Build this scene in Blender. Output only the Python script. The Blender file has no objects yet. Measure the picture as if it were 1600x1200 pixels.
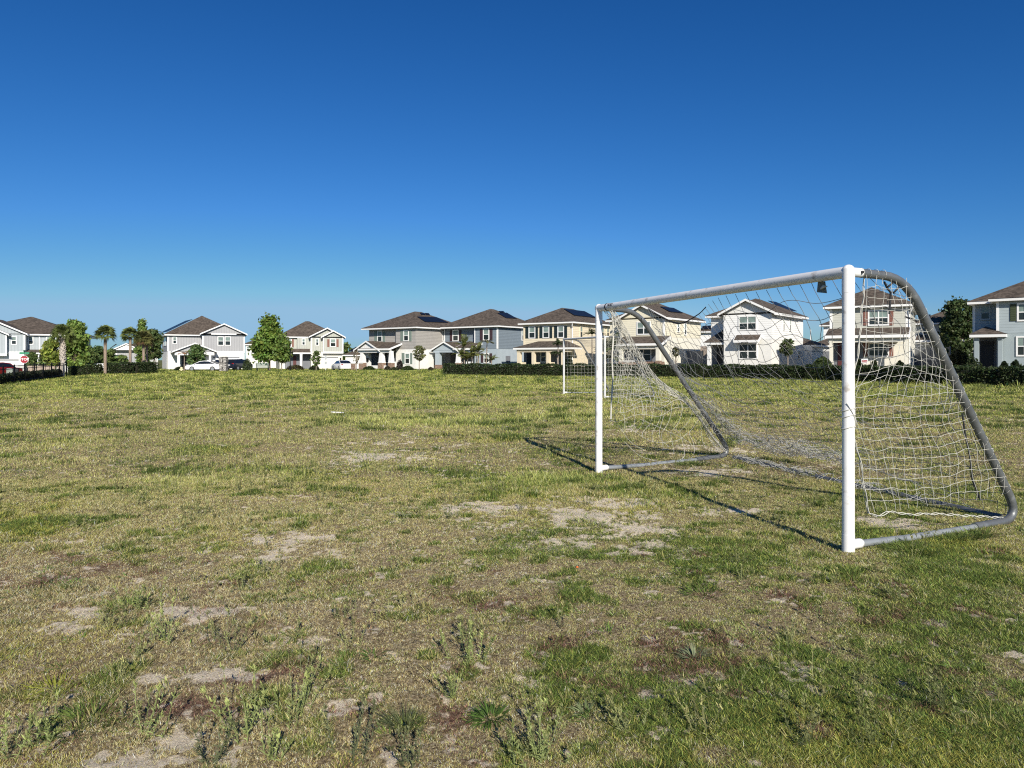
import bpy, bmesh, math, random
import numpy as np
from mathutils import Vector, Matrix
S = bpy.context.scene
COL = S.collection
R = math.radians
rng = np.random.default_rng(11)
random.seed(11)
# ---------------------------------------------------------------- camera facts
F, CX, HY, CH = 1110.0, 800.0, 562.0, 1.425   # focal (px of a 1600 px wide picture), centre, horizon row, eye height

def sstep(t):
    t = np.clip(t, 0, 1); return t*t*(3-2*t)

def gz(x, y):
    """height of the terrain"""
    x = np.asarray(x, float); y = np.asarray(y, float)
    b = .12*sstep((y-8)/18)
    u = -x-.55*y
    d1 = np.clip(.06*(u-2), 0, .72)*sstep((y-25)/15)
    d2 = .30*sstep((y-78)/12)*sstep((-18-x)/8)
    return b-np.maximum(d1, d2)

def gp(px, py):
    """ground point seen at a photo pixel (field assumed level)"""
    y = F*CH/(py-HY)
    for _ in range(6):
        x = (px-CX)/F*y
        y = F*(CH-float(gz(x, y)))/(py-HY)
    return (px-CX)/F*y, y

def X(px, y): return (px-CX)/F*y
def Z(py, y): return CH+(HY-py)/F*y

# ---------------------------------------------------------------- noise
def vnoise(x, y, seed=0):
    xi = np.floor(x).astype(np.int64); yi = np.floor(y).astype(np.int64)
    fx = x-xi; fy = y-yi
    def h(a, b):
        n = (a*374761393+b*668265263+seed*974634757) & 0x7fffffff
        n = ((n ^ (n >> 13))*1274126177) & 0x7fffffff
        n = n ^ (n >> 16)
        return (n & 0xffff)/65535.0
    u = fx*fx*(3-2*fx); v = fy*fy*(3-2*fy)
    return (h(xi, yi)*(1-u)+h(xi+1, yi)*u)*(1-v)+(h(xi, yi+1)*(1-u)+h(xi+1, yi+1)*u)*v
def fbm(x, y, seed=0, o=4):
    s = 0; a = .5; t = 0
    for i in range(o):
        s = s+a*vnoise(x*2**i+17*i, y*2**i-9*i, seed+i); t += a; a *= .5
    return s/t

# ---------------------------------------------------------------- materials
MATS = {}
def new_mat(name):
    m = bpy.data.materials.new(name); m.use_nodes = True
    nt = m.node_tree; b = nt.nodes['Principled BSDF']
    MATS[name] = m
    return m, nt, b
def N(nt, t, **kw):
    n = nt.nodes.new(t)
    for k, v in kw.items():
        if hasattr(n, k): setattr(n, k, v)
    return n
def mat(name, c, rough=.7, var=.12, scale=6., bump=0., bscale=40., metal=0., spec=.4, lap=0., board=0., dirt=None):
    """painted / stained surface: colour with real mottling, optional lap siding or batten relief"""
    m, nt, b = new_mat(name); L = nt.links
    tc = N(nt, 'ShaderNodeTexCoord')
    n1 = N(nt, 'ShaderNodeTexNoise'); n1.inputs['Scale'].default_value = scale; n1.inputs['Detail'].default_value = 6
    L.new(tc.outputs['Object'], n1.inputs['Vector'])
    mr = N(nt, 'ShaderNodeMapRange'); mr.inputs[1].default_value = .25; mr.inputs[2].default_value = .75
    mr.inputs[3].default_value = 1-var; mr.inputs[4].default_value = 1+var
    L.new(n1.outputs['Fac'], mr.inputs[0])
    mx = N(nt, 'ShaderNodeVectorMath', operation='SCALE'); mx.inputs[0].default_value = c
    L.new(mr.outputs[0], mx.inputs['Scale'])
    out = mx.outputs[0]
    if dirt:
        n3 = N(nt, 'ShaderNodeTexNoise'); n3.inputs['Scale'].default_value = dirt[1]; n3.inputs['Detail'].default_value = 8
        L.new(tc.outputs['Object'], n3.inputs['Vector'])
        r3 = N(nt, 'ShaderNodeMapRange'); r3.inputs[1].default_value = dirt[2]; r3.inputs[2].default_value = dirt[2]+.12
        L.new(n3.outputs['Fac'], r3.inputs[0])
        mm = N(nt, 'ShaderNodeMix', data_type='RGBA'); L.new(r3.outputs[0], mm.inputs[0])
        L.new(out, mm.inputs[6]); mm.inputs[7].default_value = (*dirt[0], 1)
        out = mm.outputs[2]
    L.new(out, b.inputs['Base Color'])
    b.inputs['Roughness'].default_value = rough; b.inputs['Metallic'].default_value = metal
    b.inputs['Specular IOR Level'].default_value = spec
    h = None
    if lap or board:
        sp = N(nt, 'ShaderNodeSeparateXYZ'); L.new(tc.outputs['Object'], sp.inputs[0])
        if lap:
            d = N(nt, 'ShaderNodeMath', operation='DIVIDE'); L.new(sp.outputs[2], d.inputs[0]); d.inputs[1].default_value = lap
            fr = N(nt, 'ShaderNodeMath', operation='FRACT'); L.new(d.outputs[0], fr.inputs[0])
            mu = N(nt, 'ShaderNodeMath', operation='MULTIPLY'); L.new(fr.outputs[0], mu.inputs[0]); mu.inputs[1].default_value = -.03
        else:
            ad = N(nt, 'ShaderNodeMath', operation='ADD'); L.new(sp.outputs[0], ad.inputs[0]); L.new(sp.outputs[1], ad.inputs[1])
            d = N(nt, 'ShaderNodeMath', operation='DIVIDE'); L.new(ad.outputs[0], d.inputs[0]); d.inputs[1].default_value = board
            fr = N(nt, 'ShaderNodeMath', operation='FRACT'); L.new(d.outputs[0], fr.inputs[0])
            gt = N(nt, 'ShaderNodeMath', operation='GREATER_THAN'); L.new(fr.outputs[0], gt.inputs[0]); gt.inputs[1].default_value = .8
            mu = N(nt, 'ShaderNodeMath', operation='MULTIPLY'); L.new(gt.outputs[0], mu.inputs[0]); mu.inputs[1].default_value = .03
        h = mu.outputs[0]
    if bump:
        n2 = N(nt, 'ShaderNodeTexNoise'); n2.inputs['Scale'].default_value = bscale; n2.inputs['Detail'].default_value = 4
        L.new(tc.outputs['Object'], n2.inputs['Vector'])
        mb = N(nt, 'ShaderNodeMath', operation='MULTIPLY'); L.new(n2.outputs['Fac'], mb.inputs[0]); mb.inputs[1].default_value = bump
        if h is not None:
            a = N(nt, 'ShaderNodeMath', operation='ADD'); L.new(h, a.inputs[0]); L.new(mb.outputs[0], a.inputs[1]); h = a.outputs[0]
        else: h = mb.outputs[0]
    if h is not None:
        bp = N(nt, 'ShaderNodeBump'); bp.inputs['Strength'].default_value = 1; bp.inputs['Distance'].default_value = 1
        L.new(h, bp.inputs['Height']); L.new(bp.outputs['Normal'], b.inputs['Normal'])
    return m

def leaf_mat(name, rough=.55, trans=.35, spec=.35):
    """leaves and blades: own colour comes from the 'tint' attribute of each leaf"""
    m, nt, b = new_mat(name); L = nt.links
    at = N(nt, 'ShaderNodeAttribute', attribute_name='tint')
    L.new(at.outputs['Color'], b.inputs['Base Color'])
    b.inputs['Roughness'].default_value = rough; b.inputs['Specular IOR Level'].default_value = spec
    tr = N(nt, 'ShaderNodeBsdfTranslucent'); L.new(at.outputs['Color'], tr.inputs['Color'])
    mx = N(nt, 'ShaderNodeMixShader'); mx.inputs[0].default_value = trans
    L.new(b.outputs[0], mx.inputs[1]); L.new(tr.outputs[0], mx.inputs[2])
    L.new(mx.outputs[0], nt.nodes['Material Output'].inputs['Surface'])
    return m

def shingle_mat(name, c):
    m, nt, b = new_mat(name); L = nt.links
    tc = N(nt, 'ShaderNodeTexCoord')
    mp = N(nt, 'ShaderNodeMapping'); mp.inputs['Scale'].default_value = (1, 1, 1)
    L.new(tc.outputs['Object'], mp.inputs[0])
    vo = N(nt, 'ShaderNodeTexVoronoi'); vo.inputs['Scale'].default_value = 4.5
    L.new(mp.outputs[0], vo.inputs['Vector'])
    n1 = N(nt, 'ShaderNodeTexNoise'); n1.inputs['Scale'].default_value = 1.2; n1.inputs['Detail'].default_value = 6
    L.new(tc.outputs['Object'], n1.inputs['Vector'])
    hs = N(nt, 'ShaderNodeSeparateColor'); L.new(vo.outputs['Color'], hs.inputs[0])
    mr = N(nt, 'ShaderNodeMapRange'); mr.inputs[3].default_value = .62; mr.inputs[4].default_value = 1.38; L.new(hs.outputs[0], mr.inputs[0])
    m2 = N(nt, 'ShaderNodeMapRange'); m2.inputs[1].default_value = .3; m2.inputs[2].default_value = .7
    m2.inputs[3].default_value = .85; m2.inputs[4].default_value = 1.15; L.new(n1.outputs['Fac'], m2.inputs[0])
    mu = N(nt, 'ShaderNodeMath', operation='MULTIPLY'); L.new(mr.outputs[0], mu.inputs[0]); L.new(m2.outputs[0], mu.inputs[1])
    sc = N(nt, 'ShaderNodeVectorMath', operation='SCALE'); sc.inputs[0].default_value = c; L.new(mu.outputs[0], sc.inputs['Scale'])
    L.new(sc.outputs[0], b.inputs['Base Color']); b.inputs['Roughness'].default_value = .9
    b.inputs['Specular IOR Level'].default_value = .2
    return m

def brick_mat(name, c1, c2, mortar, sc=1.0):
    m, nt, b = new_mat(name); L = nt.links
    tc = N(nt, 'ShaderNodeTexCoord'); vo = N(nt, 'ShaderNodeTexVoronoi'); vo.inputs['Scale'].default_value = sc
    mp = N(nt, 'ShaderNodeMapping'); mp.inputs['Scale'].default_value = (1, 1, 1.8)
    L.new(tc.outputs['Object'], mp.inputs[0]); L.new(mp.outputs[0], vo.inputs['Vector'])
    hs = N(nt, 'ShaderNodeSeparateColor'); L.new(vo.outputs['Color'], hs.inputs[0])
    cr = N(nt, 'ShaderNodeValToRGB'); L.new(hs.outputs[0], cr.inputs[0])
    cr.color_ramp.elements[0].color = (*c1, 1); cr.color_ramp.elements[1].color = (*c2, 1)
    ve = N(nt, 'ShaderNodeTexVoronoi', feature='DISTANCE_TO_EDGE'); ve.inputs['Scale'].default_value = sc
    L.new(mp.outputs[0], ve.inputs['Vector'])
    lt = N(nt, 'ShaderNodeMath', operation='LESS_THAN'); L.new(ve.outputs['Distance'], lt.inputs[0]); lt.inputs[1].default_value = .035
    mx = N(nt, 'ShaderNodeMix', data_type='RGBA'); L.new(lt.outputs[0], mx.inputs[0]); L.new(cr.outputs[0], mx.inputs[6]); mx.inputs[7].default_value = (*mortar, 1)
    L.new(mx.outputs[2], b.inputs['Base Color']); b.inputs['Roughness'].default_value = .9
    return m

def glass_mat(name, c, rough=.08):
    m, nt, b = new_mat(name); L = nt.links
    tc = N(nt, 'ShaderNodeTexCoord'); n = N(nt, 'ShaderNodeTexNoise'); n.inputs['Scale'].default_value = 1.5
    L.new(tc.outputs['Object'], n.inputs['Vector'])
    mr = N(nt, 'ShaderNodeMapRange'); mr.inputs[1].default_value = .3; mr.inputs[2].default_value = .7
    mr.inputs[3].default_value = .7; mr.inputs[4].default_value = 1.3; L.new(n.outputs['Fac'], mr.inputs[0])
    sc = N(nt, 'ShaderNodeVectorMath', operation='SCALE'); sc.inputs[0].default_value = c; L.new(mr.outputs[0], sc.inputs['Scale'])
    L.new(sc.outputs[0], b.inputs['Base Color']); b.inputs['Roughness'].default_value = rough
    b.inputs['Specular IOR Level'].default_value = .5
    return m

W_ = .78
mat('white', (W_, W_, W_*.98), .6, .04, 3)
mat('trim', (W_+.02, W_+.02, W_), .5, .03, 3)
mat('white_stucco', (.76, .75, .71), .85, .06, 2, .01, 30)
mat('white_siding', (.76, .76, .74), .6, .04, 2, lap=.2)
mat('white_board', (.76, .76, .74), .6, .04, 2, board=.4)
mat('grey_siding', (.34, .325, .30), .65, .06, 2, lap=.2)
mat('grey_board', (.36, .363, .37), .65, .05, 2, board=.4)
mat('pale_board', (.37, .41, .43), .65, .05, 2, board=.4)
mat('sage_siding', (.47, .47, .41), .65, .05, 2, lap=.2)
mat('sage_board', (.42, .43, .38), .65, .05, 2, board=.4)
mat('cream_siding', (.68, .605, .45), .65, .05, 2, lap=.2)
mat('cream_stucco', (.69, .605, .45), .85, .05, 2, .01, 30)
mat('pale_cream_siding', (.69, .65, .51), .65, .05, 2, lap=.2)
mat('ivory_stucco', (.71, .69, .60), .85, .05, 2, .01, 30)
mat('blue_siding', (.18, .22, .255), .65, .06, 2, lap=.2)
mat('blue_stucco', (.37, .43, .47), .85, .06, 2, .01, 30)
mat('sky_siding', (.33, .385, .40), .65, .05, 2, lap=.2)
mat('sky_stucco', (.31, .365, .38), .85, .06, 2, .01, 30)
mat('shade_grey', (.17, .18, .20), .8, .08, 2)  # wall tone with the shade behind the porches put into the colour
mat('teal_shutter', (.19, .24, .21), .6, .08, 4)
mat('maroon_shutter', (.055, .03, .036), .6, .1, 4)
mat('black_shutter', (.015, .028, .03), .5, .1, 4)
mat('brown_shutter', (.22, .10, .075), .6, .1, 4)
mat('olive_shutter', (.05, .065, .03), .6, .1, 4)
mat('dark_door', (.012, .012, .014), .5, .1, 4)
mat('red_door', (.10, .03, .03), .5, .1, 4)
mat('black_metal', (.012, .012, .013), .45, .1, 8, metal=.3)
mat('solar', (.009, .011, .018), .4, .3, 2.0, spec=.18)
shingle_mat('shingle', (.098, .079, .063))
brick_mat('brick', (.16, .085, .06), (.30, .20, .14), (.33, .28, .23), 5)
brick_mat('stone', (.09, .085, .08), (.55, .53, .49), (.16, .15, .14), 6)
glass_mat('glass_dark', (.02, .026, .026))
glass_mat('glass_blind_reflect', (.20, .26, .235), .15)  # upper panes: blinds behind and reflection both put into the colour
mat('concrete', (.48, .45, .40), .9, .12, .8, .004, 20)
mat('driveway_pavers', (.30, .27, .25), .9, .15, 1.5, .004, 20)
mat('asphalt', (.13, .125, .12), .9, .2, 1.2, .004, 60)
mat('bark', (.15, .115, .085), .95, .3, 6, .02, 20)
mat('pale_bark', (.26, .22, .18), .95, .25, 6, .02, 20)
mat('palm_bark', (.27, .21, .16), .95, .3, 9, .02, 25)
leaf_mat('leaf'); leaf_mat('grass_blade', .6, .3, .25)

# ---------------------------------------------------------------- object helpers
def tag(o, label=None, cat=None, group=None, kind=None):
    if label: o['label'] = label
    if cat: o['category'] = cat
    if group: o['group'] = group
    if kind: o['kind'] = kind
    return o
def empty(name, loc=(0, 0, 0), rz=0, label=None, cat=None, group=None):
    o = bpy.data.objects.new(name, None); COL.objects.link(o)
    o.location = loc; o.rotation_euler = (0, 0, rz); o.empty_display_size = .3
    return tag(o, label, cat, group)

class MB:
    """collects shapes, links them as ONE mesh object"""
    def __init__(s, fn=None): s.v = []; s.f = []; s.fn = fn
    def add(s, vs, fs):
        n = len(s.v)
        s.v += [s.fn(*p) if s.fn else tuple(p) for p in vs]
        s.f += [tuple(i+n for i in f) for f in fs]
        return s
    def box(s, x0, x1, y0, y1, z0, z1):
        return s.add([(x, y, z) for x in (x0, x1) for y in (y0, y1) for z in (z0, z1)],
                     [(0, 1, 3, 2), (4, 6, 7, 5), (0, 4, 5, 1), (2, 3, 7, 6), (0, 2, 6, 4), (1, 5, 7, 3)])
    def taper(s, cx, cy, z0, z1, a0, b0, a1, b1):
        vs = [(cx+sx*a0/2, cy+sy*b0/2, z0) for sx, sy in ((-1, -1), (1, -1), (1, 1), (-1, 1))]+[(cx+sx*a1/2, cy+sy*b1/2, z1) for sx, sy in ((-1, -1), (1, -1), (1, 1), (-1, 1))]
        return s.add(vs, [(3, 2, 1, 0), (4, 5, 6, 7)]+[(i, (i+1) % 4, 4+(i+1) % 4, 4+i) for i in range(4)])
    def prism(s, pts, y0, y1, ax='y'):
        """polygon pts (a,z) extruded along y (or x)"""
        n = len(pts)
        if ax == 'y': vs = [(a, y0, z) for a, z in pts]+[(a, y1, z) for a, z in pts]
        elif ax == 'x': vs = [(y0, a, z) for a, z in pts]+[(y1, a, z) for a, z in pts]
        else: vs = [(a, b, y0) for a, b in pts]+[(a, b, y1) for a, b in pts]
        return s.add(vs, [tuple(range(n)), tuple(range(2*n-1, n-1, -1))]+[(i, i+n, (i+1) % n+n, (i+1) % n) for i in range(n)])
    def tube(s, pts, r, n=8, cap=True):
        pts = [Vector(p) for p in pts]; m = len(pts)
        rr = r if hasattr(r, '__len__') else [r]*m
        up = None; vs = []
        for i, p in enumerate(pts):
            t = (pts[min(i+1, m-1)]-pts[max(i-1, 0)]).normalized()
            if up is None:
                up = Vector((0, 0, 1)) if abs(t.z) < .9 else Vector((1, 0, 0))
            a = (up-t*up.dot(t)).normalized(); b = t.cross(a); up = a
            for k in range(n):
                q = p+(a*math.cos(2*math.pi*k/n)+b*math.sin(2*math.pi*k/n))*rr[i]
                vs.append(tuple(q))
        fs = [(i*n+k, i*n+(k+1) % n, (i+1)*n+(k+1) % n, (i+1)*n+k) for i in range(m-1) for k in range(n)]
        if cap: fs += [tuple(range(n-1, -1, -1)), tuple(range((m-1)*n, m*n))]
        return s.add(vs, fs)
    def ball(s, c, rx, ry, rz, n=10, m=7):
        vs = []; fs = []
        for j in range(m+1):
            th = math.pi*j/m
            for i in range(n):
                ph = 2*math.pi*i/n
                vs.append((c[0]+rx*math.sin(th)*math.cos(ph), c[1]+ry*math.sin(th)*math.sin(ph), c[2]+rz*math.cos(th)))
        for j in range(m):
            for i in range(n): fs.append((j*n+i, j*n+(i+1) % n, (j+1)*n+(i+1) % n, (j+1)*n+i))
        return s.add(vs, fs)
    def build(s, name, m, parent=None, smooth=False, bevel=0):
        me = bpy.data.meshes.new(name)
        bm = bmesh.new()
        vv = [bm.verts.new(p) for p in s.v]
        for f in s.f:
            try: bm.faces.new([vv[i] for i in f])
            except ValueError: pass
        bmesh.ops.recalc_face_normals(bm, faces=bm.faces)
        if smooth:
            for f in bm.faces: f.smooth = True
        bm.to_mesh(me); bm.free()
        me.materials.append(MATS[m] if isinstance(m, str) else m)
        o = bpy.data.objects.new(name, me); COL.objects.link(o)
        if parent is not None: o.parent = parent
        if bevel:
            mo = o.modifiers.new('bevel', 'BEVEL'); mo.width = bevel; mo.segments = 2; mo.limit_method = 'ANGLE'
        if smooth and hasattr(me, 'set_sharp_from_angle'): me.set_sharp_from_angle(angle=R(40))
        return o

def np_mesh(name, co, loops, sizes, m, tint=None, parent=None, smooth=False):
    """big mesh straight from arrays; tint = colour per vertex (own colour of the leaf / blade)"""
    me = bpy.data.meshes.new(name)
    co = np.ascontiguousarray(co, np.float32); loops = np.ascontiguousarray(loops, np.int32).ravel()
    me.vertices.add(len(co)); me.vertices.foreach_set('co', co.ravel())
    me.loops.add(len(loops)); me.loops.foreach_set('vertex_index', loops)
    nf = len(loops)//sizes
    me.polygons.add(nf); me.polygons.foreach_set('loop_start', np.arange(nf, dtype=np.int32)*sizes)
    if smooth: me.polygons.foreach_set('use_smooth', np.ones(nf, bool))
    me.update(calc_edges=True)
    if tint is not None:
        a = me.attributes.new('tint', 'FLOAT_COLOR', 'POINT')
        t = np.ones((len(co), 4), np.float32); t[:, :tint.shape[1]] = tint
        a.data.foreach_set('color', t.ravel())
    me.materials.append(MATS[m] if isinstance(m, str) else m)
    o = bpy.data.objects.new(name, me); COL.objects.link(o)
    if parent is not None: o.parent = parent
    return o

def strings(lines, r, ns=4):
    """many polylines -> arrays of thin cords (quads)"""
    cos = []; lps = []; base = 0
    for ln in lines:
        p = np.asarray(ln, float); m = len(p)
        if m < 2: continue
        t = np.gradient(p, axis=0); t /= np.linalg.norm(t, axis=1, keepdims=True)+1e-9
        up = np.where(np.abs(t[:, 2:3]) < .9, np.array([[0, 0, 1.]]), np.array([[1., 0, 0]]))
        a = up-t*(up*t).sum(1, keepdims=True); a /= np.linalg.norm(a, axis=1, keepdims=True)+1e-9
        b = np.cross(t, a)
        an = np.arange(ns)*2*math.pi/ns
        ring = p[:, None, :]+r*(a[:, None, :]*np.cos(an)[None, :, None]+b[:, None, :]*np.sin(an)[None, :, None])
        cos.append(ring.reshape(-1, 3))
        i, k = np.meshgrid(np.arange(m-1), np.arange(ns), indexing='ij')
        q = np.stack([i*ns+k, i*ns+(k+1) % ns, (i+1)*ns+(k+1) % ns, (i+1)*ns+k], -1).reshape(-1, 4)+base
        lps.append(q); base += m*ns
    return np.concatenate(cos), np.concatenate(lps)

def smooth_path(pts, n=40):
    """Catmull-Rom through points, evenly resampled"""
    p = np.asarray(pts, float); p = np.vstack([2*p[0]-p[1], p, 2*p[-1]-p[-2]])
    out = []
    for i in range(1, len(p)-2):
        for t in np.linspace(0, 1, 12, endpoint=False):
            out.append(.5*((2*p[i])+(-p[i-1]+p[i+1])*t+(2*p[i-1]-5*p[i]+4*p[i+1]-p[i+2])*t*t+(-p[i-1]+3*p[i]-3*p[i+1]+p[i+2])*t**3))
    out.append(p[-2]); out = np.array(out)
    d = np.concatenate([[0], np.cumsum(np.linalg.norm(np.diff(out, axis=0), axis=1))])
    s = np.linspace(0, d[-1], n)
    return np.stack([np.interp(s, d, out[:, k]) for k in range(out.shape[1])], 1)
# ================================================================ HOUSES
HG = 'two storey houses round the playing field'
class House:
    def __init__(s, label, px, Y, rot, g=None, name='house', group=HG):
        x = X(px, Y); s.g = float(gz(x, Y)) if g is None else g
        s.O = Vector((x, Y, s.g)); s.rot = R(rot)
        s.root = empty(name, s.O, s.rot, label, 'house', group)
        s.Ri = Matrix.Rotation(-s.rot, 3, 'Z')
        s.cam = s.Ri @ (Vector((0, 0, CH))-s.O); s.slopes = {}
    def ray(s, px, py): return s.Ri @ Vector(((px-CX)/F, 1, (HY-py)/F))
    def hit(s, px, py, p, n):
        d = s.ray(px, py); return s.cam+d*((Vector(p)-s.cam).dot(Vector(n))/d.dot(Vector(n)))
    def f(s, px, py, d=0):
        q = s.hit(px, py, (0, d, 0), (0, 1, 0)); return q.x, q.z
    def r(s, px, py, x0=0):
        q = s.hit(px, py, (x0, 0, 0), (1, 0, 0)); return q.y, q.z
    def mb(s, plane=None):
        if plane is None: return MB()
        k, d = plane
        if k == 'f': return MB(lambda u, n, z: (u, d-n, z))
        if k == 'r': return MB(lambda u, n, z: (d+n, u, z))
        return MB(lambda u, n, z: (d-n, u, z))
    def rect(s, plane, p):
        k, d = plane; fn = s.f if k == 'f' else s.r
        pm = (p[2]+p[3])/2; xm = (p[0]+p[1])/2
        u0 = fn(p[0], pm, d)[0]; u1 = fn(p[1], pm, d)[0]
        return min(u0, u1), max(u0, u1), fn(xm, p[3], d)[1], fn(xm, p[2], d)[1]
    def box(s, name, m, *b, **k): 
        if name in ('corner_board', 'fascia', 'trim_band'):
            for q in b: o = MB().box(*q).build(name, m, s.root, **k)
            return o
        o = MB()
        for q in b: o.box(*q)
        return o.build(name, m, s.root, **k)
    def panel(s, name, m, plane, p, n0=.0, n1=.06, parent=None):
        u0, u1, z0, z1 = s.rect(plane, p)
        return s.mb(plane).box(u0, u1, n0-.02, n1, z0, z1).build(name, m, parent or s.root)
    def window(s, plane, p, double=False, trim='trim', b=.11, dark_top=False):
        u0, u1, z0, z1 = s.rect(plane, p); zm = (z0+z1)/2; t = .07
        o = s.mb(plane)
        o.box(u0-b, u0, -.02, t, z0-b, z1+b); o.box(u1, u1+b, -.02, t, z0-b, z1+b)
        o.box(u0, u1, -.02, t, z1, z1+b); o.box(u0, u1, -.02, t, z0-b, z0)
        o.box(u0, u1, -.02, t-.012, zm-.035, zm+.035)
        if double:
            um = (u0+u1)/2; o.box(um-.045, um+.045, -.02, t-.006, z0, z1)
        w = o.build('window', trim, s.root)
        s.mb(plane).box(u0, u1, -.02, .03, zm, z1).build('pane', 'glass_dark' if dark_top else 'glass_blind_reflect', w)
        s.mb(plane).box(u0, u1, -.02, .026, z0, zm).build('pane', 'glass_dark', w)
        return w
    def shutter(s, plane, p, m):
        u0, u1, z0, z1 = s.rect(plane, p); o = s.mb(plane)
        o.box(u0, u1, -.02, .05, z0, z1)
        for i in range(9):
            z = z0+(z1-z0)*(i+.6)/9.6; o.box(u0+.05, u1-.05, .0, .065, z, z+(z1-z0)/16)
        return o.build('shutter', m, s.root)
    def hip(s, x0, x1, y0, y1, z, pitch, name='roof', fascia=True, m='shingle'):
        a = x1-x0; b = y1-y0; zb = z+.02
        if a <= b:
            h = a/2*pitch; xm = (x0+x1)/2; A = (xm, y0+a/2, zb+h); B = (xm, y1-a/2, zb+h)
            fs = [(0, 1, 4), (1, 2, 5, 4), (2, 3, 5), (3, 0, 4, 5)]
        else:
            h = b/2*pitch; ym = (y0+y1)/2; A = (x0+b/2, ym, zb+h); B = (x1-b/2, ym, zb+h)
            fs = [(0, 1, 5, 4), (1, 2, 5), (2, 3, 4, 5), (3, 0, 4)]
        e = .04
        vs = [(x0-e, y0-e, zb), (x1+e, y0-e, zb), (x1+e, y1+e, zb), (x0-e, y1+e, zb), A, B]
        s.slopes['right'] = ((x1, y0, zb), (pitch, 0, 1)); s.slopes['left'] = ((x0, y0, zb), (-pitch, 0, 1)); s.slopes['front'] = ((x0, y0, zb), (0, -pitch, 1))
        o = MB().add(vs, fs+[(3, 2, 1, 0)]).build(name, m, s.root)
        if fascia: s.box('fascia', 'trim', (x0, x1, y0, y1, z-.18, z+.0))
        return zb+h
    def gable(s, x0, x1, y0, y1, z, pitch, wall=None, wy=None, o=.35, name='gable_roof', sink=.0):
        """ridge along y; rake boards on the front edge"""
        xm = (x0+x1)/2; h = (x1-x0)/2*pitch; t = .14; dz = o*pitch
        pts = [(x0-o, z-dz), (xm, z+h), (x1+o, z-dz), (x1+o, z-dz+t), (xm, z+h+t), (x0-o, z-dz+t)]
        MB().prism(pts, y0, y1).build(name, 'shingle', s.root)
        w = .19
        p2 = [(x0-o-.04, z-dz-w+t+.02), (xm, z+h-w+t+.02), (x1+o+.04, z-dz-w+t+.02), (x1+o+.04, z-dz+t+.03), (xm, z+h+t+.03), (x0-o-.04, z-dz+t+.03)]
        MB().prism(p2, y0-.06, y0+.003).build('rake_board', 'trim', s.root)
        # eave boards along both sides
        s.box('fascia', 'trim', (x0-o-.05, x0-o+.02, y0, y1, z-dz-.1, z-dz+t-.02), (x1+o-.02, x1+o+.05, y0, y1, z-dz-.1, z-dz+t-.02))
        if wall:
            MB().prism([(x0+.001, z), (x1-.001, z), (xm, z+h)], wy, wy+.4).build('gable_wall', wall, s.root)
    def shed(s, x0, x1, y0, y1, z0, z1, name='porch_roof'):
        """y0 = outer low edge, y1 = wall"""
        MB().prism([(y0, z0), (y1, z1), (y1, z1+.12), (y0, z0+.12)], x0, x1, 'x').build(name, 'shingle', s.root)
        s.box('fascia', 'trim', (x0-.01, x1+.01, y0-.05, y0+.004, z0-.10, z0+.13))
        for x, d in ((x0, -1), (x1, 1)):
            MB().prism([(y0+.01, z0-.12), (y1, z1-.12), (y1, z1+.13), (y0+.01, z0+.13)], min(x, x+d*.06), max(x, x+d*.06), 'x').build('rake_board', 'trim', s.root)
    def column(s, px0, px1, pyt, pyb, d, m='white', base=None, pyk=None, flare=False, t=None):
        u0, zt = s.f(px0, pyt, d); u1, _ = s.f(px1, pyt, d); w = t or (u1-u0)*.74; cx = (u0+u1)/2
        zk = s.f(px0, pyk, d)[1] if pyk else -.3
        o = MB()
        if flare: o.taper(cx, d+w/2, zk, zt, w*1.05, w*1.05, w*.72, w*.72); o.box(cx-w*.6, cx+w*.6, d-.1*w, d+1.1*w, zk, zk+.1)
        else: o.box(cx-w/2, cx+w/2, d, d+w, zk, zt); o.box(cx-w*.58, cx+w*.58, d-.08*w, d+1.08*w, zt-.22, zt-.04)
        c = o.build('porch_column', m, s.root)
        if base: MB().box(cx-w*.58, cx+w*.58, d-.08*w, d+1.08*w, -.3, zk-.003).build('brick_base', base, c)
        return c
    def solar_panel(s, slope, pts, t=.07):
        p0, n = s.slopes[slope]; n = Vector(n).normalized()
        q = [s.hit(px, py, p0, n) for px, py in pts]
        m = len(q); vs = [tuple(v+n*.05) for v in q]+[tuple(v+n*(.05+t)) for v in q]
        MB().add(vs, [tuple(range(m)), tuple(range(2*m-1, m-1, -1))]+[(i, (i+1) % m, m+(i+1) % m, m+i) for i in range(m)]).build('solar_panel', 'solar', s.root)

# ---------------------------------------------------------------- grey house with teal shutters
h = House('grey house with teal shutters, brick based porch columns and solar panels', 649.5, 95.0, -36)
ze = h.f(650, 510.7)[1]; zb = h.f(632, 545.6)[1]
xr = h.f(618.6, 530)[0]; xl = h.f(577, 530, .6)[0]; D = 11
h.box('lower_wall', 'white_stucco', (xl, xr, .6, D, -.4, zb), (xr, 0, 0, D, -.4, zb))
h.box('wall', 'grey_siding', (xl-.02, xr, .58, D+.02, zb, ze-.2), (xr, .02, -.02, D+.02, zb, ze-.2))
h.hip(xl-.5, .5, -.5, D+.5, ze, .47)
w = ('f', .58)
h.window(w, (590.6, 596.6, 518, 533)); h.shutter(w, (585.2, 589.2, 517, 534), 'teal_shutter'); h.shutter(w, (598, 601.8, 517, 534), 'teal_shutter')
w = ('f', -.02)
h.window(w, (631.6, 638, 517.2, 531.8)); h.shutter(w, (626, 630, 516.2, 533), 'teal_shutter'); h.shutter(w, (639.5, 643.2, 516.2, 533), 'teal_shutter')
w = ('f', 0)
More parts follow.
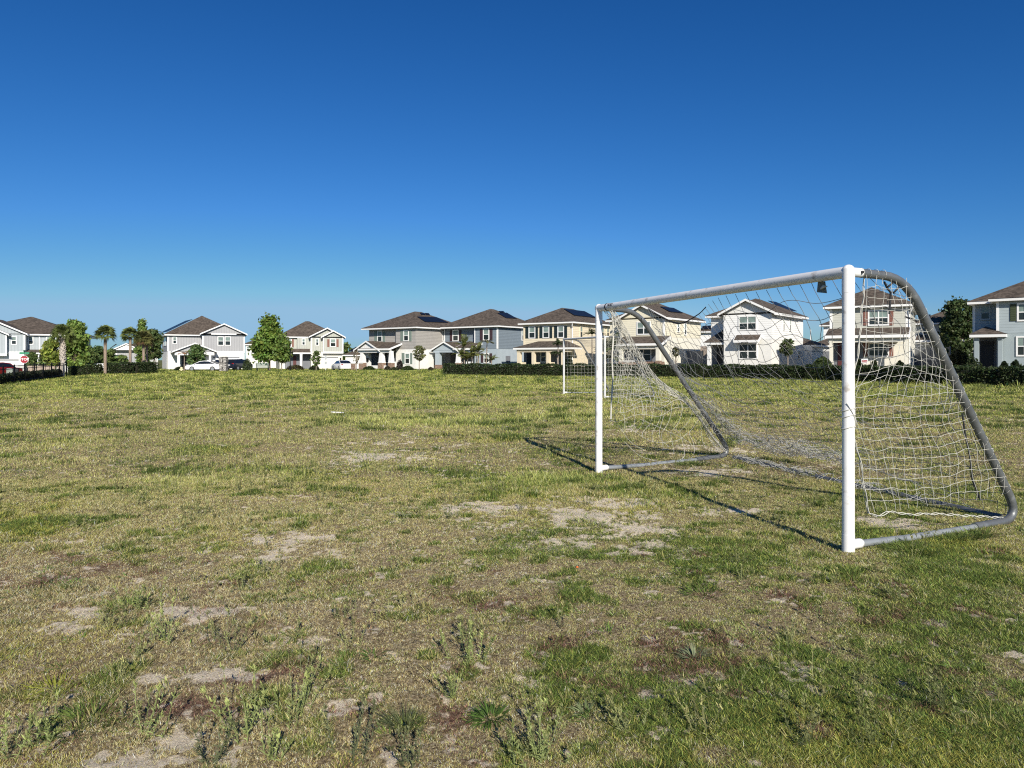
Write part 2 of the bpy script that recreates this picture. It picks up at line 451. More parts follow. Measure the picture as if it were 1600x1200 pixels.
h.window(w, (633.8, 639.8, 553, 567.5)); h.shutter(w, (628, 632, 551.5, 568.5), 'teal_shutter'); h.shutter(w, (641.2, 644.2, 551.5, 568.5), 'teal_shutter')
h.window(('r', .02), (692.3, 695.6, 518, 532))
d = -2.2
zl = h.f(601, 546, d)[1]; zh = h.f(612, 535.8, .6)[1]
gx0 = h.f(556.5, 546, d)[0]; gx1 = h.f(592, 546, d)[0]; sx1 = h.f(609.5, 546, d)[0]
h.shed(gx0+.6, sx1, d-.2, .58, zl, zh)
h.gable(gx0, gx1, d-.25, .58, h.f(592, 547, d)[1], .50, 'white_board', d+.02, o=.25, name='porch_gable_roof')
h.box('porch_beam', 'white', (gx0, sx1-.1, d+.05, d+.35, zl-.42, zl-.1))
h.column(590.5, 597.6, 548.5, 0, d, 'white', 'brick', 567, True)
h.column(606, 612.2, 548.5, 0, d, 'white', 'brick', 567, True)
h.column(561, 567.5, 548.5, 0, d, 'white', 'brick', 567, True)
h.panel('porch_shade_panel', 'shade_grey', ('f', .6), (577.6, 618.5, 548, 577), -.0, .02)  # dark sheet over the real wall, porch shade put into its colour
h.panel('entry_wall', 'white', ('f', -.6), (567.5, 580, 552, 578), 0, .5)
h.panel('door', 'dark_door', ('f', .58), (596.5, 604, 551, 576), 0, .05)
h.panel('porch_rail_wall', 'white', ('f', d+.3), (580, 590, 571, 580), -.1, 0)
h.panel('porch_rail_wall', 'white', ('f', d+.3), (597.5, 602.5, 571, 580), -.1, 0)
h.panel('porch_rail_wall', 'white', ('f', d+1.2), (612.5, 618, 565, 580), -.1, 0)
h.panel('lantern', 'black_metal', ('f', -1.08), (574, 576, 559.5, 565), 0, .2)
h.solar_panel('right', [(651.6, 495.6), (682, 496.6), (700.5, 505), (664, 503.6)])
h.solar_panel('right', [(656, 489.6), (662.5, 490), (664.5, 492.6), (658, 492.3)]); h.solar_panel('right', [(664, 490), (669.5, 490.4), (671.5, 492.8), (666, 492.8)])

# ---------------------------------------------------------------- blue house
h = House('slate blue house with maroon shutters and solar panels on its right roof slope', 777.3, 93.2, -35)
ze = h.f(779, 508.7)[1]; zb = h.f(770, 545)[1]
xr = h.f(741.5, 530)[0]; xl = h.f(694.6, 530, .6)[0]; D = 10.5
h.box('lower_wall', 'blue_stucco', (xl, xr, .6, D, -.4, zb), (xr, 0, 0, D, -.4, zb))
h.box('wall', 'blue_siding', (xl-.02, xr, .58, D+.02, zb, ze-.2), (xr, .02, -.02, D+.02, zb, ze-.2))
h.hip(xl-.5, .5, -.5, D+.5, ze, .50)
h.box('corner_board', 'trim', (-.13, .05, -.05, .13, zb, ze-.21), (xr-.02, xr+.13, -.05, .02, zb, ze-.21), (xl-.05, xl+.1, .55, .65, zb, ze-.21))
w = ('f', .58)
h.window(w, (708.3, 715.8, 516.6, 532)); h.shutter(w, (703, 706.8, 516, 533), 'maroon_shutter'); h.shutter(w, (717.4, 721, 516, 533), 'maroon_shutter')
w = ('f', -.02)
h.window(w, (756, 763.6, 514.8, 530.5)); h.shutter(w, (750, 754.2, 514, 531.8), 'maroon_shutter'); h.shutter(w, (765.2, 769.6, 514, 531.8), 'maroon_shutter')
w = ('f', 0)
h.window(w, (757, 763.4, 553, 566)); h.shutter(w, (751.5, 755.3, 552, 566.5), 'maroon_shutter'); h.shutter(w, (765, 769, 552, 566.5), 'maroon_shutter')
h.window(('r', .02), (815.6, 818.5, 516, 531))
d = -2.2
zl = h.f(728, 545.5, d)[1]; zh = h.f(730, 535.5, .6)[1]
gx0 = h.f(676.5, 546, d)[0]; gx1 = h.f(714, 546, d)[0]; sx1 = h.f(737.2, 544, d)[0]
h.shed(gx1-.5, sx1, d-.2, .58, zl, zh)
h.gable(gx0, gx1, d-.25, .58, h.f(714, 547, d)[1], .48, 'blue_stucco', d+.02, o=.25, name='porch_gable_roof')
h.box('porch_beam', 'blue_stucco', (gx0, sx1-.1, d+.05, d+.35, zl-.42, zl-.1))
h.column(679, 686.5, 549, 0, d, 'blue_stucco', 'brick', 570, False)
h.column(711, 718.3, 549, 0, d, 'white', 'brick', 567, True)
h.panel('porch_shade_panel', 'shade_grey', ('f', .6), (695, 741, 548, 577), 0, .02)
h.panel('door', 'dark_door', ('f', .58), (704, 710.5, 549, 576), 0, .05)
h.panel('porch_rail_wall', 'white', ('f', d+.3), (728, 738, 565, 577), -.1, 0)
h.panel('side_wall_panel', 'shade_grey', ('r', 0), (790, 796, 556, 566), 0, .15)  # plain grey panel on the side wall
h.solar_panel('right', [(777.3, 490), (791.5, 489.6), (807, 498.5), (790.7, 497.6)])
h.solar_panel('right', [(779.3, 487), (786, 487), (788.3, 489), (781.3, 489)])

# ---------------------------------------------------------------- cream house with black shutters
h = House('yellow cream house with near black shutters and a hipped roof over its porch', 893.5, 82.0, -35)
ze = h.f(896.5, 502.6)[1]; zb = h.f(880, 541)[1]
xl = h.f(818.5, 520)[0]; D = h.r(953.5, 520)[0]
h.box('lower_wall', 'cream_stucco', (xl, 0, 0, D, -.4, zb))
h.box('wall', 'cream_siding', (xl-.02, .02, -.02, D+.02, zb, ze-.2))
h.hip(xl-.55, .5, -.5, D+.5, ze, .50)
h.box('corner_board', 'cream_stucco', (-.16, .05, -.05, .16, zb, ze-.21), (xl-.05, xl+.16, -.05, .1, zb, ze-.21))
w = ('f', -.02)
for a, b, s1, s2 in (((827.4, 835.6), 0, (821.2, 826), (836.6, 840.6)), ((849.4, 857.4), 0, (843.2, 847.8), (858.4, 862.8)), ((872.6, 880.4), 0, (866.2, 870.8), (881.6, 886.2))):
    dy = -(a[0]-827)*.022
    h.window(w, (a[0], a[1], 511.5+dy, 527.6+dy)); h.shutter(w, (*s1, 510.6+dy, 528.6+dy), 'black_shutter'); h.shutter(w, (*s2, 510.6+dy, 528.6+dy), 'black_shutter')
w = ('r', .02)
h.window(w, (906.4, 909.6, 510.5, 526.5), trim='cream_stucco', dark_top=False); h.window(w, (940.4, 943, 512.8, 525.5), trim='cream_stucco'); h.window(w, (948.2, 951, 513.2, 526), trim='cream_stucco')
d = -2.2
zl = h.f(850, 543.3, d)[1]
px0 = h.f(801, 543, d-.3)[0]; px1 = h.f(893, 541.5, d-.3)[0]
a = (px0, d-.3, zl); zt = h.f(858, 533, 0)[1]
MB().add([(px0, d-.3, zl+.02), (px1, d-.3, zl+.02), (px1, 0, zl+.02), (px0, 0, zl+.02), (px0+2.0, -.02, zt), (px1-2.0, -.02, zt)], [(0, 1, 5, 4), (1, 2, 5), (3, 0, 4), (2, 3, 4, 5), (3, 2, 1, 0)]).build('porch_roof', 'shingle', h.root)
h.box('fascia', 'trim', (px0+.03, px1-.03, d-.27, -.03, zl-.2, zl))
h.box('porch_beam', 'cream_stucco', (px0+.35, px1-.35, d, d+.3, zl-.5, zl-.2))
for a, b in ((807, 813), (829.8, 835.6), (852.8, 858.8), (876, 881)):
    h.column(a, b, 547, 0, d, 'cream_stucco')
h.panel('porch_shade_panel', 'shade_grey', ('f', 0), (819, 889, 546, 577), 0, .02)
h.panel('door', 'dark_door', ('f', 0), (823.5, 830.5, 548, 577), 0, .06)
h.window(('f', -.02), (846, 852, 550, 565), dark_top=True)
h.panel('porch_rail_wall', 'cream_stucco', ('f', d+.3), (814, 821, 566, 577), -.1, 0); h.panel('porch_rail_wall', 'cream_stucco', ('f', d+.3), (836.5, 843, 566, 577), -.1, 0); h.panel('porch_rail_wall', 'cream_stucco', ('f', d+.3), (859, 866, 566, 577), -.1, 0)
MB().tube([(.35, -.45, ze-.1), (.2, -.3, ze-.5), (.1, -.06, ze-.7), (.1, -.06, 0)], .06, 6).build('downspout', 'trim', h.root)
h.solar_panel('right', [(880.6, 483.6), (913, 487.5), (932, 497.5), (897, 493.6)])

# ---------------------------------------------------------------- pale cream house with gable
h = House('pale cream gabled house directly behind the torn left half of the goal net', 1037.6, 73.0, -38)
ze = h.f(1038.5, 495)[1]; zb = h.f(1030, 526)[1]
xm = h.f(971.5, 510)[0]; xl = h.f(953.5, 510, 1.3)[0]; D = h.r(1094.5, 520)[0]
h.box('lower_wall', 'ivory_stucco', (xl, xm, 1.3, D, -.4, zb), (xm, 0, 0, D, -.4, zb))
h.box('wall', 'pale_cream_siding', (xl-.02, xm, 1.28, D+.02, zb, ze-.15), (xm-.02, .02, -.02, D+.02, zb, ze-.15))
h.gable(xm, 0, -.4, D*.72, ze, .50, 'pale_cream_siding', -.02, o=.35)
h.hip(xl-.4, .45, .9, D+.5, ze-.06, .50)
h.box('corner_board', 'trim', (-.13, .05, -.05, .13, zb, ze-.2))
h.window(('f', -.02), (996.4, 1015.6, 503.8, 521.5), True)
h.window(('r', .02), (1058.4, 1060.8, 505.8, 517.6)); h.window(('r', .02), (1069.2, 1071.6, 506, 522.5))
d = -1.9
zl = h.f(1005, 538.7, d)[1]; zh = h.f(1010, 527.2, 0)[1]
px0 = h.f(953.5, 538, d)[0]; px1 = h.f(1035, 538, d)[0]
h.shed(px0+.5, px1, d-.2, -.02, zl, zh)
h.box('porch_beam', 'ivory_stucco', (px0+.7, px1-.1, d+.05, d+.35, zl-.45, zl-.1))
h.column(966, 972.5, 541.5, 0, d, 'ivory_stucco', 'brick', 565); h.column(1023.5, 1031.5, 541.5, 0, d, 'ivory_stucco', 'brick', 563.5)
h.panel('porch_brick_wall', 'brick', ('f', d+.2), (973, 1037, 565, 577), -.2, 0)
h.panel('porch_shade_panel', 'shade_grey', ('f', 0), (973, 1030, 541, 565), 0, .02)
h.window(('f', -.02), (995.5, 1016.5, 544.5, 563), True, dark_top=True)
h.panel('porch_rail', 'white', ('f', d+.1), (973, 994, 563.2, 565), -.1, 0)
h.solar_panel('right', [(1031.5, 480.3), (1052, 482.5), (1066.5, 490), (1046, 488)])

# ---------------------------------------------------------------- white house
h = House('white house with front gable and shingled awning over its lower window', 1205.5, 64.5, -38)
ze = h.f(1210, 487)[1]; zb = h.f(1190, 531)[1]
xm = h.f(1131, 510)[0]; xl = h.f(1111.5, 510, 2.0)[0]; D = h.r(1254.5, 520)[0]
h.box('lower_wall', 'white_stucco', (xl, xm, 2.0, D, -.4, zb), (xm, 0, 0, D, -.4, zb))
h.box('wall', 'white_siding', (xl-.02, xm, 1.98, D+.02, zb, ze-.15), (xm-.02, .02, -.02, D+.02, zb, ze-.15))
h.gable(xm, 0, -.45, D*.8, ze, .50, 'white_board', -.02, o=.4)
h.hip(xl-.45, .45, 1.5, D+.5, ze-.06, .48)
h.window(('f', -.02), (1155.8, 1181, 495.2, 514.3), True); h.window(('f', 0), (1156, 1181.8, 538.2, 559.6), True, dark_top=True)
h.window(('r', .02), (1223.2, 1225.2, 496.5, 515.8), trim='white', b=.05); h.window(('r', .02), (1233, 1235, 498.5, 516.8), trim='white', b=.05)
h.window(('r', 0), (1245.5, 1250, 549, 560), b=.05)
ax0 = h.f(1146, 534, -.8)[0]; ax1 = h.f(1184.5, 534, -.8)[0]
h.shed(ax0, ax1, -.8, -.02, h.f(1165, 533.5, -.8)[1], h.f(1170, 525, 0)[1], 'awning_roof')
d = .4
zl = h.f(1112, 535.5, d)[1]; px0 = h.f(1098.5, 535, d-.2)[0]; px1 = xm-.02
zt = h.f(1110, 516, 2.0)[1]
MB().add([(px0, d-.2, zl+.02), (px1, d-.2, zl+.02), (px1, 1.97, zl+.02), (px0, 1.97, zl+.02), (px0+1.3, 1.96, zt), (px1, 1.96, zt)], [(0, 1, 5, 4), (1, 2, 5), (3, 0, 4), (2, 3, 4, 5), (3, 2, 1, 0)]).build('porch_roof', 'shingle', h.root)
h.box('fascia', 'trim', (px0+.03, px1-.01, d-.17, 1.96, zl-.2, zl))
h.column(1104, 1110.5, 539, 0, d, 'white')
h.panel('porch_shade_panel', 'shade_grey', ('f', 2.0), (1113, 1131, 538, 577), 0, .02)
h.panel('door', 'dark_door', ('f', 1.98), (1120.5, 1129, 543, 577), 0, .06)
h.box('rear_wing', 'white_stucco', (-3.5, .9, D, D+4, -.4, 2.7)); h.hip(-3.8, 1.3, D-.1+.12, D+4.3, 2.8, .4, 'rear_roof')
h.solar_panel('right', [(1199.5, 470.6), (1212, 472.5), (1245, 487), (1228, 485.6)])

# ---------------------------------------------------------------- sage house
h = House('sage house with brown shutters and full width porch right of the white house', 1418.5, 56.5, -32)
ze = h.f(1421, 475.3)[1]; zb = h.f(1380, 513)[1]
xl = h.f(1297.5, 500)[0]; D = h.r(1430, 500)[0]; D = max(D, 9)
h.box('lower_wall', 'ivory_stucco', (xl, 0, 0, D, -.4, zb))
h.box('wall', 'sage_siding', (xl-.02, .02, -.02, D+.02, zb, ze-.2))
h.hip(xl-.5, .5, -.5, D+.5, ze, .52)
h.box('corner_board', 'trim', (-.16, .05, -.05, .16, zb, ze-.21), (xl-.05, xl+.16, -.05, .1, zb, ze-.21))
w = ('f', -.02)
h.window(w, (1358.5, 1387, 486.3, 506.8), True); h.shutter(w, (1349, 1356, 486, 508.5), 'brown_shutter'); h.shutter(w, (1389.5, 1396, 485.5, 508.3), 'brown_shutter')
w = ('f', 0)
h.window(w, (1358.5, 1387, 537.5, 555.5), True, dark_top=True); h.shutter(w, (1349, 1356, 536.5, 557), 'brown_shutter'); h.shutter(w, (1389, 1396, 536.5, 557), 'brown_shutter')
d = -1.9
zl = h.f(1360, 526, d)[1]; zh = h.f(1360, 514.5, 0)[1]
px0 = h.f(1289.5, 527, d)[0]; px1 = h.f(1420, 525, d)[0]
px1 = min(px1, .3)
h.shed(px0, px1, d-.2, -.02, zl, zh)
h.box('porch_beam', 'ivory_stucco', (px0+.2, px1-.1, d+.05, d+.35, zl-.45, zl-.1))
h.column(1295, 1302, 530, 0, d, 'ivory_stucco'); h.column(1412.5, 1419.5, 527, 0, d, 'ivory_stucco')
h.panel('porch_shade_panel', 'shade_grey', ('f', 0), (1303, 1349, 531, 577), 0, .015)
h.panel('door', 'red_door', ('f', 0), (1309, 1317, 535, 577), 0, .06)
MB().tube([(.4, -.45, ze-.1), (.25, -.3, ze-.5), (.12, -.08, ze-.8), (.12, -.08, 0)], .06, 6).build('downspout', 'trim', h.root)

# ---------------------------------------------------------------- pale blue house at the right edge
h = House('pale blue house with olive shutter and black front door at the right edge', 1557.5, 51.0, -41)
ze = h.f(1557.5, 467.5)[1]; zb = h.f(1590, 520)[1]
xl = h.f(1521, 500, 1.6)[0]; W = 5.2; D = 10
h.box('lower_wall', 'sky_stucco', (xl, 0, 1.6, D, -.4, zb), (0, W, 0, D, -.4, zb))
h.box('wall', 'sky_siding', (xl-.02, 0, 1.58, D+.02, zb, ze-.2), (0, W+.02, -.02, D+.02, zb, ze-.2))
h.box('corner_board', 'trim', (-.03, .13, -.05, .1, zb, ze-.21), (xl-.05, xl+.12, 1.55, 1.7, zb, ze-.21))
h.hip(xl-.3, W+.5, .9, D+.5, ze-.05, .50)
h.hip(-.45, W+.5, -.5, 4, ze, .50, 'front_roof')
h.window(('f', 1.58), (1533.8, 1545.2, 479.5, 498), trim='sky_siding'); 
h.window(('f', -.02), (1592, 1612, 475.5, 499.5), True); h.shutter(('f', -.02), (1578.2, 1588, 475, 501.5), 'olive_shutter'); h.shutter(('f', -.02), (1617, 1626, 475, 501.5), 'olive_shutter')
h.window(('f', 0), (1590.5, 1612, 527.5, 554.5), True)
d = .0
zl = h.f(1545, 522.8, d)[1]; px0 = h.f(1515.5, 522, d-.2)[0]; px1 = h.f(1574, 521, d-.2)[0]; 
xa = h.f(1543, 511, 1.6)[0]; zt = h.f(1543, 510.5, 1.6)[1]
d = -.5
MB().add([(px0, d-.2, zl+.02), (px1, d-.2, zl+.02), (px1, 1.55, zl+.02), (px0, 1.55, zl+.02), (xa, .9, zt)], [(0, 1, 4), (1, 2, 4), (2, 3, 4), (3, 0, 4), (3, 2, 1, 0)]).build('porch_roof', 'shingle', h.root)
h.box('fascia', 'trim', (px0+.03, px1-.03, d-.17, 1.5, zl-.2, zl))
h.column(1521, 1530.5, 527.5, 0, -.4, 'sky_stucco'); h.column(1558, 1567.5, 527.5, 0, -.4, 'sky_stucco')
h.panel('porch_shade_panel', 'shade_grey', ('f', 1.6), (1522, 1557, 527, 577), 0, .02)
h.panel('door', 'dark_door', ('f', 1.5), (1532, 1552, 533, 573), 0, .08)
h.box('front_step', 'brick', (h.f(1534, 560, -.4)[0], h.f(1556, 560, -.4)[0], -1.4, 1.5, -.4, .12))

# ---------------------------------------------------------------- grey house on the left with two cars
h = House('big grey gabled house with double garage behind the stone pillar and parked cars', 262, 115, 30)
ze = h.f(262, 522.5)[1]; zb = h.f(300, 549)[1]; D = 12
gx0 = h.f(316.5, 535, -1.2)[0]; gx1 = h.f(382, 535, -1.2)[0]
h.box('lower_wall', 'white_stucco', (0, gx0, 0, D, -.5, zb), (gx0, gx1, -1.2, D, -.5, zb))
h.box('wall', 'grey_board', (-.02, gx0, -.02, D+.02, zb, ze-.2), (gx0-.02, gx1+.02, -1.22, D+.02, zb, ze-.2))
h.hip(-.5, gx1+.4, -.5, D+.5, ze, .56)
h.gable(gx0, gx1, -1.6, D*.5, h.f(383, 522, -1.2)[1], .47, 'grey_board', -1.22, o=.35)
h.box('corner_board', 'trim', (-.05, .14, -.05, .14, zb, ze-.21), (gx0-.05, gx0+.14, -1.25, -1.1, zb, ze-.21), (gx1-.14, gx1+.05, -1.25, -1.1, zb, ze-.21))
h.box('trim_band', 'trim', (gx0-.03, gx1+.03, -1.27, -1.15, zb-.25, zb+.05), (gx0+1.3, gx1-1.3, -1.26, -1.2, ze+.05, ze+.25))
h.window(('f', -.02), (270.8, 275, 527, 536.5)); h.window(('f', -1.22), (341, 348.5, 526.8, 539)); h.window(('f', -1.22), (352.2, 359.5, 526.8, 539))
h.window(('l', -.02), (246, 249, 531, 541)); h.window(('l', -.02), (256.5, 259.5, 528, 539.5))
d = -2.6
x0 = h.f(272, 550, d)[0]; x1 = h.f(336, 550, d)[0]
h.gable(x0, x1, d-.3, .0, h.f(336, 549.5, d)[1], .42, 'grey_board', d+.05, o=.3, name='porch_gable_roof')
h.box('porch_beam', 'white', (x0+.1, x1-.1, d+.06, d+.4, h.f(300, 555, d)[1], h.f(300, 550, d)[1]))
h.column(276.5, 281.5, 552, 0, d, 'white'); h.column(326, 330.5, 552, 0, d, 'white')
h.panel('porch_shade_panel', 'shade_grey', ('f', 0), (283, 326, 553, 577), 0, .02)
h.panel('door', 'dark_door', ('f', 0), (285, 291, 556, 577), 0, .06)
gd = h.panel('garage_door', 'white', ('f', -1.2), (333, 374, 559, 577), 0, .03)
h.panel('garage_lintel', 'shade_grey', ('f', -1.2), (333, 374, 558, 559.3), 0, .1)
h.panel('lantern', 'black_metal', ('f', -1.2), (376.3, 378.3, 560.5, 564), 0, .2)
h.solar_panel('left', [(301, 499.5), (262, 518.5), (250, 520.5), (290, 501.5)])

# ---------------------------------------------------------------- sage house with twin gables
h = House('sage house with two overlapping front gables and rust brown shutters', 486, 122, 22)
ze = h.f(486, 526)[1]; zb = h.f(500, 549.5)[1]; D = 11
gx1 = h.f(536, 535, -.0)[0]; xl = h.f(437, 535, 1.5)[0]
g2 = h.f(505, 535, -.6)[0]; gx2 = h.f(536, 535, -.6)[0]
h.box('lower_wall', 'ivory_stucco', (xl, 0, 1.5, D, -.5, zb), (0, g2, 0, D, -.5, zb), (g2, gx2, -.0, D, -.5, zb))
h.box('wall', 'sage_board', (xl, 0, 1.48, D+.02, zb, ze-.2), (-.02, g2, -.02, D+.02, zb, ze-.2), (g2, gx2, -.6, D+.02, zb, ze-.2))
x2 = h.f(464.5, 535, .6)[0]
h.box('bay_wall', 'sage_board', (x2, 0, .6, 1.48, zb, ze-.2))
h.hip(xl-.5, gx2+.3, 1.0, D+.5, ze, .56)
h.gable(0, gx2, -.5, D*.5, h.f(486, 525.7)[1], .52, 'sage_board', -.02, o=.35)
h.gable(g2, gx2, -1.0, 1.5, h.f(536, 526.4, -.6)[1], .55, 'sage_board', -.6, o=.35)
h.box('corner_board', 'trim', (-.05, .16, -.05, .1, zb, ze-.1), (g2-.04, g2+.14, -.64, -.5, zb, ze-.1), (gx2-.14, gx2+.05, -.64, -.5, zb, ze-.1))
h.box('trim_band', 'trim', (g2-.04, gx2+.05, -.66, -.56, zb-.3, zb))
h.window(('f', -.02), (494, 497.4, 530, 539)); h.window(('f', -.6), (516.7, 524, 530.2, 541)); h.shutter(('f', -.6), (511.3, 514.8, 530, 542), 'brown_shutter'); h.shutter(('f', -.6), (525.6, 529, 530, 542), 'brown_shutter')
h.window(('f', 1.48), (448.5, 454.5, 530, 541)); h.shutter(('f', 1.48), (456, 459, 530, 542), 'brown_shutter'); h.window(('f', .6), (472.5, 476, 530, 538.5))
h.shed(xl, -.1, -.6, .55, h.f(465, 552, -.6)[1], h.f(465, 546, .6)[1])
h.column(468, 473, 553, 0, -.5, 'white'); h.column(442, 446, 553, 0, -.5, 'white')
h.panel('porch_shade_panel', 'shade_grey', ('f', 1.5), (447, 485, 553, 577), 0, .02)
h.panel('door', 'red_door', ('f', 1.48), (458, 463, 556, 573), 0, .06)
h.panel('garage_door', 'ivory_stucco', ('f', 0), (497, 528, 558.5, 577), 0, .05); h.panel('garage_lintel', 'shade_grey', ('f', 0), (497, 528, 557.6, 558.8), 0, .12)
h.panel('lantern', 'black_metal', ('f', 0), (531, 533, 559, 564), 0, .2)
h.solar_panel('left', [(452, 508.5), (447, 511), (432, 518.5), (437, 515)])

# ---------------------------------------------------------------- white and grey house at the left edge
h = House('pale grey gabled house over a white garage at the left edge beside the stop sign', 39, 100, 22)
ze = h.f(39, 521.5)[1]; zb = h.f(30, 549.5)[1]; D = 12; W = 8.5
h.box('lower_wall', 'white_stucco', (-W, 0, 0, D, -.5, zb), (0, 6.2, 1.5, D, -.5, zb))
h.box('wall', 'pale_board', (-W, .02, -.02, D+.02, zb, ze-.1), (0, 6.2, 1.48, D+.02, zb, ze-.2))
h.gable(-W, 0, -.4, D*.6, ze, .48, 'pale_board', -.02, o=.35)
h.gable(-W, h.f(10, 535, -.7)[0], -1.1, 1, h.f(10, 522, -.7)[1], .5, 'pale_board', -.68, o=.35)
x1 = h.f(10, 535, -.7)[0]
h.box('bay_wall', 'pale_board', (-W+.01, x1, -.7, -.02, zb-.3, h.f(10, 522, -.7)[1]))
h.hip(-W-.4, 6.7, 1.0, 16.3, ze, .37)
h.box('corner_board', 'trim', (-.14, .05, -.05, .1, zb, ze-.15), (x1-.12, x1+.04, -.74, -.6, zb-.3, ze-.1))
h.box('trim_band', 'trim', (-W, .04, -.06, .0, zb-.3, zb), (-W, x1+.04, -.76, -.68, zb-.6, zb-.3))
h.window(('f', -.02), (18.8, 25, 526.5, 537.5)); h.window(('f', 1.48), (45.5, 51, 526.5, 537.5)); h.window(('f', 1.48), (74, 80, 527, 539))
h.box('corner_board', 'trim', (h.f(61, 535, 1.48)[0], h.f(62.6, 535, 1.48)[0], 1.42, 1.5, zb, ze-.2))
h.shed(.02, 6.2, -.4, 1.46, h.f(55, 552.5, -.4)[1], h.f(55, 547.5, 1.5)[1])
h.column(58, 61.5, 554, 0, -.3, 'white')
h.panel('porch_shade_panel', 'shade_grey', ('f', 1.5), (45, 80, 555, 590), 0, .02)
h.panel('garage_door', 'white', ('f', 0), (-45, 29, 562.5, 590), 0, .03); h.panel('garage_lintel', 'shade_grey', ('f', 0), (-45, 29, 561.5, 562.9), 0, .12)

# ---------------------------------------------------------------- houses farther back
def far_house(label, px, Y, rot, W, D, ze, wall, lower, zb=None, pitch=.5, wins=(), name='house', g=None, pyf=None):
    h = House(label, px, Y, rot, g)
    if pyf: ze = h.f(px, pyf)[1]
    zb = zb if zb is not None else ze*.5
    if zb > 0: h.box('lower_wall', lower, (0, W, 0, D, -.5, zb))
    h.box('wall', wall, (-.02, W+.02, -.02, D+.02, max(zb, -.5), ze-.2))
    h.hip(-.45, W+.45, -.45, D+.45, ze, pitch)
    for p in wins: h.window(('f', -.02), p)
    return h
h = far_house('single storey white house with dark solar roof between the two palm trunks', 178, 130, 12, 5, 9, 3, 'grey_board', 'white_stucco', .6, .45, pyf=547.5)
h.box('corner_board', 'trim', (-.06, .5, -.06, .3, -.3, 2.8)); h.solar_panel('front', [(180, 546), (197, 546), (192, 541), (186, 541)])
h.gable(.2, 4.6, -1.2, 3, h.f(180, 547)[1], .5, 'white_board', -1.0, o=.3); h.solar_panel('left', [(176, 543), (183, 538.5), (181, 538.5), (172, 545)])
h = far_house('low white house with a wide solar roof between the sage and grey houses', 540, 118, 6, 7.5, 10, 3, 'white_stucco', 'white_stucco', 1, .42, pyf=554.5)
h.solar_panel('front', [(545, 549.5), (566, 549.5), (572, 543), (556, 543)])
h.panel('garage_door', 'white', ('f', -.02), (545, 562, 560, 577), 0, .03)
far_house('white two storey house half hidden behind the big leafy tree', 384, 140, 15, 8, 9, 5.5, 'white_siding', 'white_stucco', None, .5, [(385.5, 390, 542, 548)], pyf=538)
h = far_house('beige house deep in the gap between the cream and white houses', 1093, 95, -30, 3.2, 9, 5.2, 'white_siding', 'cream_stucco', None, .5, [], pyf=518)
h.solar_panel('front', [(1095, 515.5), (1112, 515), (1112, 509.5), (1098, 510.5)])
h = far_house('low white garage house glimpsed left of the sage house porch', 1272, 78, -30, 4, 8, 3, 'white_stucco', 'white_stucco', 1, .45, [], pyf=539.5)
h.panel('garage_door', 'shade_grey', ('f', -.02), (1279, 1296, 549, 572), 0, .04); h.panel('garage_lintel', 'trim', ('f', -.02), (1279, 1296, 546, 548), 0, .06)
far_house('narrow white upper storey rising just left of the sage house', 1287, 92, -35, 3, 6, 5.5, 'white_siding', 'white_stucco', None, .5, [], pyf=508)
h = far_house('grey two storey house deep between the sage and pale blue houses', 1430, 82, -38, 6.6, 9, 5.4, 'sage_board', 'sage_board', None, .5, [(1442.5, 1448.5, 513, 522)], pyf=505.5)
h.solar_panel('front', [(1440, 500.5), (1454, 500), (1454, 492.5), (1444, 494)])
h.shed(.2, 5, -1.5, -.02, h.f(1446, 533, -1.5)[1], h.f(1446, 524, 0)[1]); h.panel('garage_door', 'trim', ('f', -.02), (1431, 1452, 535, 542), 0, .05)
mat('palm_boots', (.46, .41, .36), .95, .3, 9, .02, 25)
LEAF_GAIN = 1.95
# ================================================================ VEGETATION
def quads(cen, size, tint, nrm_up=.0, aspect=.6, rg=rng):
    """leaf quads (diamonds) at cen, random orientation"""
    n = len(cen)
    a = rg.normal(size=(n, 3)); a /= np.linalg.norm(a, axis=1, keepdims=True)
    b = rg.normal(size=(n, 3)); b -= a*(a*b).sum(1, keepdims=True); b /= np.linalg.norm(b, axis=1, keepdims=True)
    s = np.broadcast_to(np.asarray(size), (n,))[:, None]
    co = np.stack([cen-a*s, cen+b*s*aspect, cen+a*s, cen-b*s*aspect], 1).reshape(-1, 3)
    return co, np.arange(4*n).reshape(-1, 4), np.repeat(tint, 4, 0)

def tints(n, base, var=.3, warm=.15, rg=rng):
    k = np.exp(rg.normal(0, var, (n, 1)))
    c = np.asarray(base)[None]*k
    c[:, 0] *= 1+rg.normal(0, warm, n)
    return np.clip(c, .003, .9)

